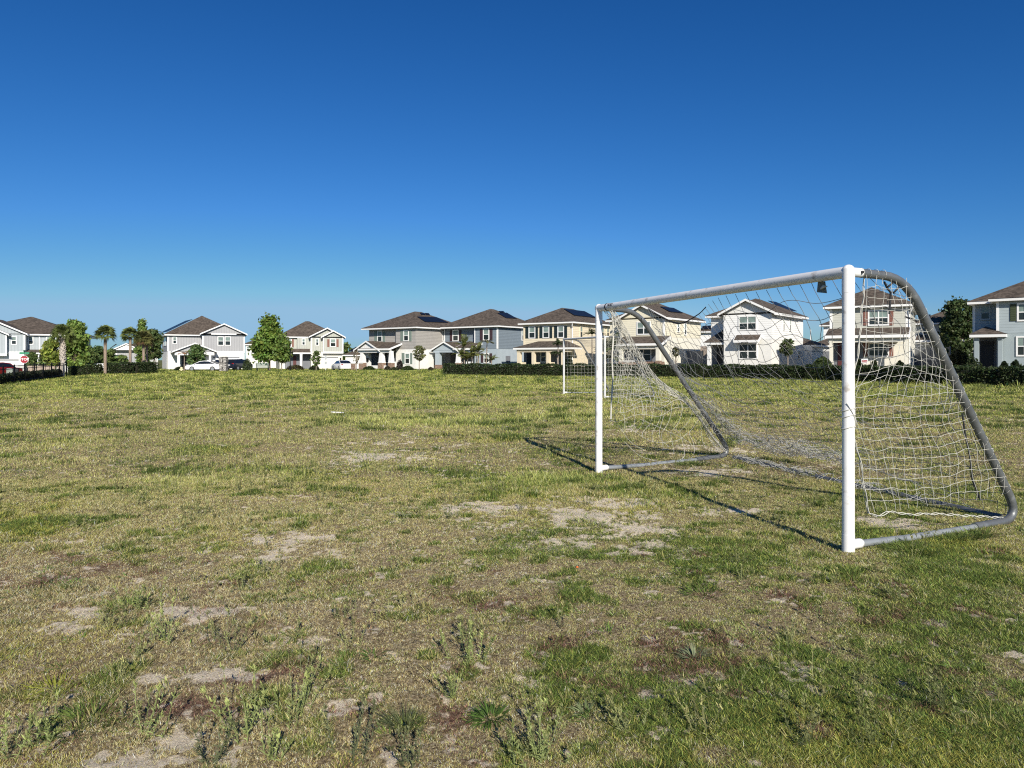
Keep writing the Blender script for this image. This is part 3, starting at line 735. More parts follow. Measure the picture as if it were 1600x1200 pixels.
def tree(label, px, Y, py_top, py_bot, half_px, shape, base, name='leafy_tree', group='trees along the streets', trunk_px=None, n=5200, leaf=.16, trunk='bark', py_base=None, gap=.0, seed=0, rt=None):
    """tapered trunk with limbs, crown of leaf clumps spread through a profile"""
    rg = np.random.default_rng(100+seed)
    x = X(trunk_px if trunk_px else px, Y); g = float(gz(x, Y)); cx = X(px, Y)-x
    z0 = Z(py_bot, Y)-g; z1 = Z(py_top, Y)-g; rad = half_px/F*Y
    root = empty(name, (x, Y, g), 0, label, 'tree', group)
    nc = 84; h = rg.random(nc)**.9
    prof = {'cone': lambda t: (1-t)**.92*np.minimum(1, .5+t*4)*1.08, 'oval': lambda t: np.sqrt(np.clip(1-(2*t-.9)**2/1.25, .02, 1)), 'round': lambda t: np.sqrt(np.clip(1-(2*t-1)**2, .03, 1)), 'loose': lambda t: np.sqrt(np.clip(1-(2*t-1)**2, .1, 1))*.9}[shape]
    r = prof(h)*rad*np.sqrt(rg.random(nc)*.8+.2)*.92; th = rg.random(nc)*2*math.pi
    cl = np.stack([cx*np.minimum(1, .4+h)+r*np.cos(th), r*np.sin(th), z0+(z1-z0)*h*.97+.05], 1)
    # top leader
    cl[:3] = [[cx, 0, z1-.1], [cx+.05*rad, 0, z1-.35], [cx-.1*rad, 0, z1-.6*min(1, (z1-z0)/3)]]
    cs = rad*(.11+.11*rg.random(nc))*(1.15 if shape != 'loose' else .8)
    idx = rg.integers(0, nc, n)
    cen = cl[idx]+rg.normal(size=(n, 3))*cs[idx][:, None]*np.array([.8, .8, .6])
    ct = np.exp(rg.normal(0, .22, nc))
    tt = tints(n, base, .25, .12, rg)*ct[idx][:, None]
    co, lp, tc = quads(cen, leaf*(.6+.8*rg.random(n)), tt, rg=rg)
    np_mesh('crown', co, lp, 4, 'leaf', tc*LEAF_GAIN, root)
    t = MB(); rt = rt or max(.05, rad*.055)
    t.tube([(0, 0, -.2), (0, 0, z0*.6), (cx*.5, 0, z0+.1*(z1-z0)), (cx*.9, 0, z0+.5*(z1-z0)), (cx, 0, z0+.9*(z1-z0))], [rt*1.25, rt, rt*.85, rt*.5, rt*.15], 8)
    for k in range(12):
        q = cl[3+k*6]; zs = max(z0*.8, q[2]-.35*(z1-z0)-.2)
        t.tube([(cx*.6, 0, zs), (q[0]*.5+cx*.25, q[1]*.5, zs*.4+q[2]*.6), tuple(q)], [rt*.45, rt*.3, rt*.1], 5)
    t.build('trunk', trunk, root, smooth=True)
    return root

def fan_palm(label, px, Y, py_base_crown, half_px, base=(.16, .20, .06), boots=True, seed=0, name='cabbage_palm', skirt=False, trunk_r=.17, lean=0, bark='palm_bark'):
    rg = np.random.default_rng(300+seed)
    x = X(px, Y); g = float(gz(x, Y)); zc = Z(py_base_crown, Y)-g; rad = half_px/F*Y
    root = empty(name, (x, Y, g), 0, label, 'palm tree', 'palms at the field corner')
    t = MB(); ns = 14
    pts = [(lean*(i/ns)**2, 0, -.2+(zc+.35)*i/ns) for i in range(ns+1)]
    t.tube(pts, [trunk_r*(1.2 if i == 0 else 1+.06*math.sin(i*2.3)) for i in range(ns+1)], 10)
    if boots:
        for i in range(70):
            z = zc*(.42 if boots is True else .15)+(zc*.62)*i/70; a = i*2.4
            d = Vector((math.cos(a), math.sin(a), 0)); p = Vector((lean*(z/zc)**2, 0, z))
            t.tube([tuple(p+d*trunk_r*.9), tuple(p+d*(trunk_r+.10)+Vector((0, 0, .16)))], [.05, .028], 4)
    t.build('trunk', bark, root, smooth=True)
    co = []; tn = []; nf = 60
    for i in range(nf):
        a = i*2.39996; el = R(-32)+R(122)*((i+.5)/nf)**.75
        d = Vector((math.cos(a)*math.cos(el), math.sin(a)*math.cos(el), math.sin(el)))
        L = rad*(.45+.14*rg.random()); hub = Vector((lean, 0, zc+.35))
        c = hub+d*L; droop = Vector((0, 0, -1)); side = d.cross(Vector((0, 0, 1)))
        side = side.normalized() if side.length > .05 else Vector((1, 0, 0)); side = Matrix.Rotation(rg.normal(0, .6), 3, d) @ side; up = side.cross(d)
        col = np.array(base)*np.exp(rg.normal(0, .25)) if not (skirt and el < R(-20)) else np.array((.19, .12, .06))*np.exp(rg.normal(0, .2))
        # petiole
        co += [hub+side*.015, hub-side*.015, c-side*.01, c+side*.01]; tn += [col*1.3]*4
        for k in range(15):
            b = R(-78+156*k/14); e = (d*math.cos(b)+side*math.sin(b))
            l = rad*.62*(1-.25*abs(b)/1.4)*(.85+.3*rg.random())
            m = c+e*l*.55+up*.04; tip = c+e*l+droop*l*(.22+.25*rg.random()); w = side*math.cos(b)*.045-d*math.sin(b)*.045
            co += [c, m+w, tip, m-w]; tn += [col*(.85+.3*rg.random())]*4
    co = np.array([tuple(v) for v in co]); np_mesh('fronds', co, np.arange(len(co)).reshape(-1, 4), 4, 'leaf', np.array(tn), root)
    return root

def feather_palm(label, px, Y, stems, base=(.10, .12, .035), seed=0, name='feather_palm', nf=13, group='young palms beside the houses'):
    """stems: list of (dx_px, crown_row, spread_px, up) arching pinnate fronds"""
    rg = np.random.default_rng(500+seed)
    x = X(px, Y); g = float(gz(x, Y)); root = empty(name, (x, Y, g), 0, label, 'palm tree', group)
    co = []; tn = []; t = MB()
    for dx, pc, sp, up in stems:
        ox = dx/F*Y; zc = Z(pc, Y)-g; L = sp/F*Y
        t.tube([(ox*.4, 0, -.15), (ox*.8, 0, zc*.5), (ox, 0, zc)], [.09, .06, .045], 6)
        for i in range(nf):
            a = i*2.39996+rg.random(); el = R(15+60*up*rg.random()+10)
            d = Vector((math.cos(a)*math.cos(el), math.sin(a)*math.cos(el), math.sin(el))); p = Vector((ox, 0, zc)); v = d.copy()
            col = np.array(base)*np.exp(rg.normal(0, .28)); m = 9; side = d.cross(Vector((0, 0, 1))).normalized()
            for k in range(m):
                q = p+v*L*1.35/m; v = (v+Vector((0, 0, -.16))).normalized()
                co += [p+side*.012, p-side*.012, q-side*.01, q+side*.01]; tn += [col*1.2]*4
                for s_ in (-1, 1):
                    for kk in (0, .5):
                        b = p.lerp(q, kk); ll = L*.42*(1-abs(k-3.5)/7)
                        tip = b+side*s_*ll*.8+v*ll*.55+Vector((0, 0, -.3*ll*rg.random())); mid = b.lerp(tip, .5); wv = v*.04
                        co += [b, mid+wv, tip, mid-wv]; tn += [col*(.8+.4*rg.random())]*4
                p = q
    t.build('trunk', 'pale_bark', root, smooth=True)
    co = np.array([tuple(v) for v in co]); np_mesh('fronds', co, np.arange(len(co)).reshape(-1, 4), 4, 'leaf', np.array(tn)*1.6, root)
    return root

def bush(label, px, Y, half_px, py_top, base=(.05, .075, .022), name='shrub', n=1400, leaf=.09, seed=0, dx=1., shape='round', group='shrubs by the houses', py_base=None):
    rg = np.random.default_rng(700+seed)
    x = X(px, Y); g = float(gz(x, Y)); zt = Z(py_top, Y)-g; r = half_px/F*Y
    z = rg.random(n)
    if shape == 'cone': rr = r*(1-z)**.7
    else: rr = r*np.sqrt(np.clip(1-(z*1.02)**2.6, .02, 1))
    th = rg.random(n)*2*math.pi; q = np.sqrt(rg.random(n)*.6+.4)*(1+.16*np.sin(3*th+seed)+.1*np.sin(7*th))
    cen = np.stack([rr*q*np.cos(th), rr*q*np.sin(th)*dx, z*zt*(.93+.12*np.sin(5*th+seed))], 1)
    co, lp, tc = quads(cen, leaf*(.6+.8*rg.random(n)), tints(n, base, .3, .12, rg), rg=rg)
    o = np_mesh(name, co, lp, 4, 'leaf', tc); o.location = (x, Y, g)
    return tag(o, label, 'shrub', group)

def hedge(label, path, h, w, base=(.036, .056, .018), leaf=.07, dens=260, seed=0, group='clipped hedges'):
    """clipped hedge along a ground polyline: leafy shell over a woody core"""
    rg = np.random.default_rng(900+seed)
    P = np.array(path, float); seg = np.diff(P, axis=0); ln = np.linalg.norm(seg, axis=1); tot = ln.sum()
    root = empty('hedge', (P[0][0], P[0][1], float(gz(*P[0]))), 0, label, 'hedge', group)
    n = int(tot*(h*2+w)*dens); s = rg.random(n)*tot
    cum = np.concatenate([[0], np.cumsum(ln)]); i = np.clip(np.searchsorted(cum, s)-1, 0, len(ln)-1); t = (s-cum[i])/ln[i]
    c = P[i]+seg[i]*t[:, None]; d = seg[i]/ln[i][:, None]; nr = np.stack([d[:, 1], -d[:, 0]], 1)
    per = rg.random(n)*(2*h+w)
    bump = .08*np.sin(s*2.1+seed)+.07*np.sin(s*5.3)+.10*(vnoise(s*1.7, per*2, 5)-.5)
    off = np.where(per < h, -w/2, np.where(per < h+w, per-h-w/2, w/2)); zz = np.where(per < h, per, np.where(per < h+w, h, 2*h+w-per))
    off = off*(1+bump*.8); zz = zz*(1+bump*.7)
    xy = c+nr*off[:, None]+rg.normal(0, .04, (n, 2)); z = gz(xy[:, 0], xy[:, 1])+np.maximum(zz, .02)+rg.normal(0, .035, n)
    # ends
    m = int(h*w*dens*1.3)
    for k, (e, dd) in enumerate(((P[0], -seg[0]/ln[0]), (P[-1], seg[-1]/ln[-1]))):
        nn = np.array([dd[1], -dd[0]]); q = e+nn*((rg.random(m)-.5)*w)[:, None]+dd*rg.normal(.03, .05, (m, 1)); 
        xy = np.vstack([xy, q]); z = np.concatenate([z, gz(q[:, 0], q[:, 1])+rg.random(m)*h])
    cen = np.column_stack([xy, z])-np.array(root.location); n = len(cen)
    tt = tints(n, base, .35, .15, rg)
    co, lp, tc = quads(cen, leaf*(.6+.8*rg.random(n)), tt, rg=rg)
    np_mesh('foliage', co, lp, 4, 'leaf', tc, root)
    core = MB()
    for k in range(len(P)-1):
        d2 = seg[k]/ln[k]; nn = np.array([d2[1], -d2[0]])*(w/2-.1)
        a, b = P[k]+d2*(.1 if k == 0 else 0), P[k+1]-d2*(.1 if k == len(P)-2 else 0); vs = []
        for q in (a-nn, a+nn, b+nn, b-nn):
            for zz_ in (-.05, h-.12): vs.append((q[0]-root.location.x, q[1]-root.location.y, float(gz(*q))+zz_-root.location.z))
        core.add(vs, [(0, 2, 4, 6), (1, 7, 5, 3), (0, 1, 3, 2), (2, 3, 5, 4), (4, 5, 7, 6), (6, 7, 1, 0)])
    core.build('branches', 'hedge_core', root)
    return root
mat('hedge_core', (.018, .02, .010), .95, .3, 9)

# hedges
hedge('long clipped hedge running in front of the houses behind both goals', [(X(799.5, 59.3), 59.3), (X(1000, 54.0), 54.0), (X(1150, 50), 50), (X(1300, 44.8), 44.8), (X(1430, 39.5), 39.5), (X(1560, 35.8), 35.8), (X(1720, 32), 32)], .86, 1.5, seed=1, leaf=.06, dens=330)
hedge('clipped hedge left of the far goal, ending in front of the slate blue house', [(X(699, 61.8), 61.8), (X(797, 59.4), 59.4)], .86, 1.3, seed=2, leaf=.065)
hedge('short clipped hedge left of the middle palm at the field corner', [(X(109, 62.5), 62.5), (X(158, 63.5), 63.5)], .80, 1.2, seed=3, base=(.035, .052, .017))
hedge('clipped hedge right of the middle palm, around the two right hand palms', [(X(168, 63.5), 63.5), (X(205, 65), 65), (X(236, 68), 68)], .95, 1.4, seed=4)
hedge('low dark hedge growing along the black metal fence', [(X(-12, 45.5), 45.5), (X(2, 47.6), 47.6), (X(50, 53.5), 53.5), (X(88, 59), 59)], .62, .7, seed=5, base=(.03, .042, .017))

# palms at the left corner
fan_palm('cabbage palm with pale criss-cross leaf bases up its trunk', 98, 59.5, 531, 19, seed=1, boots=True, trunk_r=.15, bark='palm_boots')
fan_palm('slim cabbage palm standing clear against the sky between two hedges', 164.5, 63, 529.5, 16.5, seed=2, boots=False, trunk_r=.13)
fan_palm('cabbage palm right of the clear standing one, with a pale scar under its crown', 203.5, 65.5, 530, 14, seed=3, boots=False, trunk_r=.12)
fan_palm('cabbage palm with rusty dead fronds in front of the dark tree', 224.5, 71, 537, 16, base=(.15, .15, .05), seed=4, boots=False, trunk_r=.13, skirt=True)
fan_palm('thinner palm trunk close beside the rusty palm', 229.5, 73, 541, 10, base=(.14, .15, .05), seed=5, boots=False, trunk_r=.11, skirt=True)
# trees
G1, G2, G3 = (.10, .13, .028), (.06, .085, .025), (.075, .11, .03)
tree('bright leafy tree standing right behind the criss-cross palm', 117, 74, 503, 574, 17, 'oval', (.10, .14, .032), seed=1, n=6500, leaf=.19)
tree('low yellow green tree between the left edge house and the criss-cross palm', 82, 72, 532, 572, 13, 'round', (.135, .165, .032), seed=2, n=3000)
tree('dark green bushy tree beside the beige fence panels', 76, 76, 540, 582, 12, 'round', G2, seed=3, n=2800)
tree('small dark tree behind the stop sign', 50, 80, 551, 584, 8, 'round', G2, seed=4, n=1600, leaf=.13)
tree('mixed green tree behind the short hedge', 139, 88, 541, 574, 11, 'round', (.06, .085, .025), seed=5, n=2600)
tree('dark tree just left of the slim clear palm', 153, 92, 543, 574, 12, 'round', (.045, .07, .022), seed=6, n=2600)
tree('dark low tree just right of the slim clear palm', 173, 90, 547, 574, 9, 'round', G2, seed=7, n=2000)
tree('small light green tree in front of the solar roofed single storey house', 191, 95, 556, 574, 8, 'round', (.08, .11, .03), seed=8, n=1500)
tree('pointed tree rising above the rusty palm', 222, 82, 501, 566, 12, 'cone', (.085, .12, .03), seed=9, n=3800)
tree('dark spreading tree with a black trunk beside the big grey house', 238, 78, 516, 561, 14, 'round', (.05, .07, .022), seed=10, n=4000, trunk_px=243)
tree('dark tree before the porch of the big grey house', 307, 99, 540, 570, 13, 'oval', (.05, .08, .025), seed=11, n=3000)
tree('big bright leafy tree by the green bench', 421, 84, 499.5, 561, 30, 'cone', (.075, .115, .022), seed=12, n=9500, leaf=.19, trunk_px=421)
tree('smaller leafy tree touching the big bright tree', 440, 82, 526, 565, 14, 'oval', (.075, .11, .024), seed=13, n=3800, trunk='pale_bark')
tree('young slender tree before the sage house garage', 494, 95, 549, 571, 8, 'loose', (.06, .085, .025), seed=14, n=700, trunk='pale_bark', leaf=.13)
tree('sparse almost bare sapling before the grey house porch', 557, 80, 548, 569, 6, 'loose', (.10, .085, .05), seed=15, n=160, trunk='pale_bark', leaf=.09, rt=.045)
tree('young round sapling on the lawn of the grey house', 655, 84, 541, 563, 10.5, 'loose', (.08, .085, .035), seed=16, n=900, trunk='pale_bark', leaf=.12, rt=.05)
tree('small round crowned tree beside the white house wall', 1231, 57, 532, 554, 14, 'loose', (.05, .065, .025), seed=17, n=1500, trunk='pale_bark', leaf=.10, rt=.05)
tree('little tree against the side wall of the pale cream house', 1056, 64, 543, 557, 6.5, 'loose', (.06, .06, .03), seed=18, n=600, leaf=.08)
tree('tall dark evergreen tree left of the pale blue house', 1498, 78, 471, 566, 26, 'oval', (.028, .042, .014), seed=19, n=11000, leaf=.17)
tree('dark evergreen tree behind the grey house, next to the taller one', 1474, 84, 500, 566, 11, 'oval', (.03, .042, .015), seed=20, n=3500, leaf=.16)
tree('small green tree before the grey house dark fence', 1474, 62, 522, 560, 9, 'loose', (.06, .075, .025), seed=21, n=1300, leaf=.10)
tree('far dark tree top between the sage house and the solar roof', 541, 180, 536, 575, 9, 'round', G2, seed=22, n=1200, leaf=.3)
# reddish young palm before the grey house
feather_palm('young palm with drying reddish fronds by the grey house porch', 288, 99, [(0, 553, 10, .5)], base=(.22, .12, .06), seed=1, nf=12)
feather_palm('bushy clump of young palms before the blue house porch', 727, 73, [(-7, 555, 12, 1.), (-2, 541, 15, 1.), (4, 560, 12, 1.), (11, 556, 13, 1.)], seed=2, nf=15, base=(.10, .115, .03))
feather_palm('upright young palm between the bushy clump and the thin one', 745, 72, [(0, 556, 14, .9), (3, 548, 12, .9)], seed=3, nf=12, base=(.105, .115, .035))
feather_palm('thin leaning palm with a small crown before the blue house window', 757, 71, [(4, 535, 10, .5)], seed=4, nf=12, base=(.075, .075, .03))
feather_palm('low palm right of the thin leaning palm', 768, 71, [(0, 563, 11, .9)], seed=5, nf=12, base=(.10, .115, .035))
feather_palm('dark shaggy palm before the yellow cream house porch', 872, 66, [(0, 538, 8, 1.), (-1, 552, 9, .4)], seed=6, nf=18, base=(.035, .05, .02))
feather_palm('palm rising beside the yellow cream house side wall', 925, 70, [(0, 522, 12, .7)], seed=7, nf=15, base=(.05, .065, .025))
feather_palm('big shaggy palm clump between the two cream houses', 951, 66, [(-5, 550, 20, .9), (5, 545, 22, .9), (2, 560, 18, .6)], seed=8, nf=20, base=(.05, .065, .022))
bush('dark clipped cone shrub by the yellow cream house wall', 891, 62, 5.5, 551, (.02, .035, .014), 'cone_shrub', seed=1, shape='cone', leaf=.07)
bush('low dark shrub at the foot of the cone shrub', 884, 64, 4, 561, (.02, .03, .014), seed=2)
bush('rounded shrub at the left end of the grey house porch', 577, 86, 9, 572.5, (.045, .065, .02), seed=3)
bush('reddish shrub below the middle of the grey house porch', 606, 86, 5, 572.5, (.05, .045, .025), seed=4, n=700)
bush('dark purple shrub under the grey house shutter', 625, 88, 5, 563, (.05, .04, .035), seed=5, n=700)
bush('wide green shrub under the grey house lower window', 637, 85, 8.5, 572, (.045, .065, .02), seed=6)
bush('low ground shrub at the centre of the grey house bed', 616, 84, 6, 574, (.05, .06, .025), seed=7, n=700)
bush('brown shrub by the blue house porch column', 673, 84, 4.5, 574, (.06, .055, .03), seed=8, n=600)
bush('dark shrub bed by the big grey house porch', 283, 101, 11, 573, (.025, .04, .015), seed=9, dx=.5)
bush('reddish green shrub row before the sage house porch', 462, 108, 14, 570.5, (.075, .065, .025), seed=10, dx=.35)
bush('dark shrub at the right end of the sage house bed', 492, 106, 8, 571, (.035, .045, .02), seed=11, dx=.4)
bush('leafy shrub by the grey driveway beside the black car', 386, 104, 7, 561, (.05, .075, .025), seed=12, n=900)
bush('light green shrub left of the sage house porch', 1285, 50, 17, 559, (.07, .10, .03), seed=13, dx=.5, n=2500, leaf=.08)
bush('dark shrub behind the red and white yard sign', 1342, 50, 7, 562, (.03, .045, .016), seed=14)
bush('small dark shrub right of the red and white yard sign', 1366, 50, 5, 561, (.03, .045, .016), seed=15, n=900)
bush('dark shrub at the right corner of the sage house', 1406, 50, 8, 565, (.03, .045, .016), seed=16)
bush('feathery green shrub left of the pale blue house door', 1520, 44, 13, 560, (.05, .07, .028), seed=17, n=1800, leaf=.07)
bush('round dark shrub right of the pale blue house door', 1569, 43.5, 7, 566, (.03, .045, .02), seed=18)
bush('dark shrub under the pale blue house window', 1587, 43.5, 7.5, 564, (.03, .045, .02), seed=19)
bush('thick rough shrub at the foot of the tall evergreen', 1497, 58, 18, 548, (.05, .055, .025), seed=20, n=2500, leaf=.09)

# ================================================================ FENCES, SIGNS, STREET THINGS
def polyfence(label, pts, h, n_post, m='black_metal'):
    x0, y0 = pts[0]; root = empty('metal_fence', (x0, y0, float(gz(x0, y0))), 0, label, 'fence')
    P = np.array(pts); o = root.location
    for k in range(n_post):
        t = k/(n_post-1); q = P[0]+(P[1]-P[0])*t; z = float(gz(*q))
        MB().box(q[0]-o.x-.035, q[0]-o.x+.035, q[1]-o.y-.035, q[1]-o.y+.035, z-o.z-.1, z-o.z+h+.08).build('post', m, root)
    a, b = P[0], P[1]; za, zb_ = float(gz(*a))-o.z, float(gz(*b))-o.z
    for hh in (h-.02, h-.22, .18):
        MB().tube([(0, 0, za+hh), (b[0]-o.x, b[1]-o.y, zb_+hh)], .022, 4).build('rail', m, root)
    pk = MB()
    for k in range(int(np.linalg.norm(b-a)/.16)):
        t = k*.16/np.linalg.norm(b-a); q = a+(b-a)*t; z = za+(zb_-za)*t
        pk.box(q[0]-o.x-.006, q[0]-o.x+.006, q[1]-o.y-.006, q[1]-o.y+.006, z+.1, z+h)
    pk.build('pickets', m, root)
polyfence('black metal picket fence at the left edge of the field', [(X(-14, 45), 45), (X(104, 60.3), 60.3)], 1.22, 9)

def wall_fence(name, label, pts, z_top, m, n, gap=.02, capped=True):
    (x0, y0), (x1, y1) = pts; root = empty(name, (x0, y0, float(gz(x0, y0))), math.atan2(y1-y0, x1-x0), label, 'fence')
    L = math.hypot(x1-x0, y1-y0); h = z_top-root.location.z; w = L/n
    for k in range(n):
        MB().box(k*w+gap, (k+1)*w-gap, -.03, .03, -.9, h).build('panel', m, root)
    po = MB()
    for k in range(n+1): po.box(k*w-.06, k*w+.06, -.06, .06, -.9, h+.06)
    po.build('posts', m, root)
wall_fence('privacy_fence', 'white privacy fence behind the hedges at the field corner', [(X(100, 86), 86), (X(218, 92), 92)], Z(568, 88), 'white', 7)
wall_fence('privacy_fence', 'taller white fence joining the left side of the big grey house', [(X(186, 108), 108), (X(246, 117), 117)], Z(557.5, 112), 'white', 4)
mat('beige_panel', (.58, .47, .38), .8, .06, 2)
fr = empty('beige_fence', (X(43, 70), 70, float(gz(X(43, 70), 70))), 0, 'beige panel fence behind the black metal fence', 'fence')
for a, b in ((43.5, 50.8), (51.8, 56), (58.5, 64.5), (65.5, 71), (72.2, 77.5), (78.5, 86), (90.5, 97.5)):
    MB().box(X(a, 70)-fr.location.x, X(b, 70)-fr.location.x, -.06, .06, -.6, Z(571.6, 70)-fr.location.z).build('panel', 'beige_panel', fr)
wall_fence('shade_panels', 'dark grey fence in shade between the sage and pale blue houses', [(X(1424, 66), 66), (X(1484, 63), 63)], Z(543, 65), 'shade_grey', 4)
wall_fence('shade_panels', 'dark panels standing in for the shadow cast on the pale cream house', [(X(1063, 78), 78), (X(1098, 76), 76)], Z(548.5, 77), 'shade_grey', 3)  # added panels: the neighbouring house's cast shadow as dark sheets
wall_fence('beige_fence', 'short beige fence wall seen left of the white house porch', [(X(1093, 84), 84), (X(1106, 83), 83)], Z(541, 84), 'beige_panel', 1)

# stop sign
mat('sign_red', (.30, .008, .022), .45, .05, 3); mat('sign_white', (.8, .8, .8), .45, .03, 3); mat('sign_green', (.02, .22, .11), .45, .05, 3); mat('steel', (.33, .35, .36), .45, .15, 8, metal=.7)
def text_mesh(body, size, name, m, parent, loc):
    cu = bpy.data.curves.new(name, 'FONT'); cu.body = body; cu.size = size; cu.align_x = 'CENTER'; cu.align_y = 'CENTER'; cu.extrude = .004; cu.offset = size*.02
    o = bpy.data.objects.new('tmp_text', cu); COL.objects.link(o)
    me = bpy.data.meshes.new_from_object(o.evaluated_get(bpy.context.evaluated_depsgraph_get())); bpy.data.objects.remove(o)
    me.name = name; me.materials.clear(); me.materials.append(MATS[m]); q = bpy.data.objects.new(name, me); COL.objects.link(q)
    q.parent = parent; q.location = loc; q.rotation_euler = (math.pi/2, 0, 0); return q
Y = 71.; x = X(38, Y); g = float(gz(x, Y)); st = empty('stop_sign', (x, Y, g), R(20), 'red octagonal stop sign with a green street name blade on top', 'road sign')
zc = Z(561.6, Y)-g; r8 = .405
def octa(r): return [(r*math.cos(R(22.5+45*i)), zc+r*math.sin(R(22.5+45*i))) for i in range(8)]
MB().tube([(0, .03, -.3), (0, .03, Z(552, Y)-g+.2)], .035, 8).build('pole', 'steel', st)
pl = MB().prism(octa(r8), -.03, -.02).build('plate', 'sign_white', st); MB().prism(octa(r8*.93), -.036, -.0301).build('red_face', 'sign_red', pl)
text_mesh('STOP', .34, 'lettering', 'sign_white', pl, (0, -.045, zc))
MB().box(-.42, .42, -.01, .01, Z(553.3, Y)-g, Z(550.2, Y)-g).build('street_name_blade', 'sign_green', st)
MB().box(-.01, .01, -.3, .3, Z(550, Y)-g+.01, Z(550, Y)-g+.19).build('street_name_blade', 'sign_green', st)
# diamond sign
Y = 93.; x = X(509, Y); g = float(gz(x, Y)); ds = empty('diamond_sign', (x, Y, g), R(15), 'grey backed diamond road sign with a small plate on a pale post', 'road sign')
MB().tube([(0, .03, -.2), (0, .03, Z(556, Y)-g)], .04, 8).build('post', 'sign_white', ds)
zc = Z(558.8, Y)-g; MB().prism([(-.19, zc), (0, zc-.36), (.19, zc), (0, zc+.36)], -.02, .0).build('diamond_plate', 'steel', ds)
MB().box(-.14, .14, -.02, 0, Z(569, Y)-g, Z(565, Y)-g).build('plate', 'steel', ds)
# post by the tree
Y = 80.; x = X(453.5, Y); g = float(gz(x, Y)); pp = empty('black_post', (x, Y, g), 0, 'thin black post with a dark box near its foot by the leafy trees', 'post')
MB().tube([(0, 0, -.2), (0, 0, Z(547, Y)-g)], [.06, .04], 8).build('post', 'black_metal', pp); MB().taper(0, 0, Z(580.5, Y)-g+.12, Z(573, Y)-g, .12, .12, .3, .22).build('box', 'black_metal', pp)
MB().taper(0, 0, Z(548, Y)-g, Z(545, Y)-g, .1, .1, .26, .26).build('cap', 'black_metal', pp)
# far thin pole
Y = 120.; mo = MB().tube([(0, 0, -1), (0, 0, Z(515, Y))], .09, 8).build('white_pole', 'white'); mo.location = (X(1266.5, Y), Y, 0); tag(mo, 'thin white pole against the sky between the white and sage houses', 'pole')
# hydrant
Y = 90.; x = X(283.5, Y); g = float(gz(x, Y)); mat('hydrant_paint', (.75, .68, .42), .5, .1, 5)
hy = empty('fire_hydrant', (x, Y, g), 0, 'small pale yellow fire hydrant on the grass before the grey house', 'hydrant')
MB().tube([(0, 0, -.1), (0, 0, .5)], .14, 10).build('barrel', 'hydrant_paint', hy); MB().ball((0, 0, .52), .16, .16, .16).build('bonnet', 'hydrant_paint', hy)
MB().tube([(-.24, 0, .36), (.24, 0, .36)], .075, 8).build('outlets', 'hydrant_paint', hy); MB().tube([(0, 0, -.02), (0, 0, .06)], .2, 10).build('flange', 'hydrant_paint', hy)
# bench
mat('bench_green', (.05, .10, .075), .6, .1, 5)
Y = 80.; x = X(410.5, Y); g = float(gz(x, Y)); be = empty('park_bench', (x, Y, g), R(28), 'dark green park bench on the grass left of the big leafy tree', 'bench')
for k in range(4): MB().box(-.72, .72, -.25+k*.13, -.15+k*.13, .42, .46).build('seat_slat', 'bench_green', be)
for k in range(3): MB().box(-.72, .72, .27+k*.03, .30+k*.03, .55+k*.13, .65+k*.13).build('back_slat', 'bench_green', be)
for s_ in (-.6, .6):
    MB().tube([(s_, -.22, -.05), (s_, -.22, .42)], .03, 6).build('leg', 'black_metal', be); MB().tube([(s_, .2, -.05), (s_, .24, .42), (s_, .36, .92)], .03, 6).build('leg', 'black_metal', be)
# stone pillar
Y = 79.; x = X(349.5, Y); g = float(gz(x, Y)); hp = Z(557.2, Y)-g; w = .37
pi_ = MB(); rg_ = random.Random(4)
ks = 12
for k in range(ks):
    z0, z1 = -.2+(hp+.2)*k/ks, -.2+(hp+.2)*(k+1)/ks-.004
    for a, b in ((-w, 0), (.004, w)):
        e = rg_.uniform(-.035, .035); c = rg_.uniform(-.05, .05); b2 = b+c if a < 0 else b; a2 = a+0 if a < 0 else a+.055
        pi_.box(a2+e, b2+(e if a > 0 else 0)-.0, -w+rg_.uniform(-.04, .03), w+rg_.uniform(-.03, .04), z0, z1)
po_ = pi_.build('stone_pillar', 'stone', bevel=.02); po_.location = (x, Y, g); tag(po_, 'rough stacked stone pillar in front of the white cars', 'pillar')
# utility box, bins, meters
mat('utility_green', (.33, .38, .33), .6, .08, 4); mat('bin_dark', (.02, .024, .026), .6, .1, 4)
def cabinet(px, Y, pw, pt, label, m, name='utility_box'):
    x = X(px, Y); g = float(gz(x, Y)); r_ = empty(name, (x, Y, g), R(15), label, name.replace('_', ' ')); w = pw/F*Y/2; h = Z(pt, Y)-g
    if name == 'utility_box':
        MB().box(-w, w, -w*.8, w*.8, -.1, h-.14).build('cabinet', m, r_, bevel=.02); MB().taper(0, 0, h-.137, h, 2*w+.06, 1.6*w+.06, 2*w-.1, 1.6*w-.1).build('lid', m, r_)
    else:
        MB().taper(0, 0, .05, h-.12, 1.5*w, 1.5*w, 2*w, 2*w).build('bin_body', m, r_); MB().taper(0, 0, h-.117, h, 2.1*w, 2.1*w, 1.8*w, 1.5*w).build('lid', m, r_)
        for s_ in (-1, 1): MB().tube([(s_*w*.6-.03, w*.8, .1), (s_*w*.6+.03, w*.8, .1)], .1, 10).build('wheel', 'black_metal', r_)
cabinet(16, 66, 8.6, 575.5, 'pale green utility box beside the red car', 'utility_green')
cabinet(26, 68, 6, 575.5, 'dark wheeled bin right of the pale green utility box', 'bin_dark', 'trash_bin')
cabinet(41, 69, 4, 575, 'narrow dark bin at the foot of the stop sign', 'bin_dark', 'trash_bin')
cabinet(575, 88, 3.5, 573.5, 'small green utility box by the grey house garage door', 'utility_green')
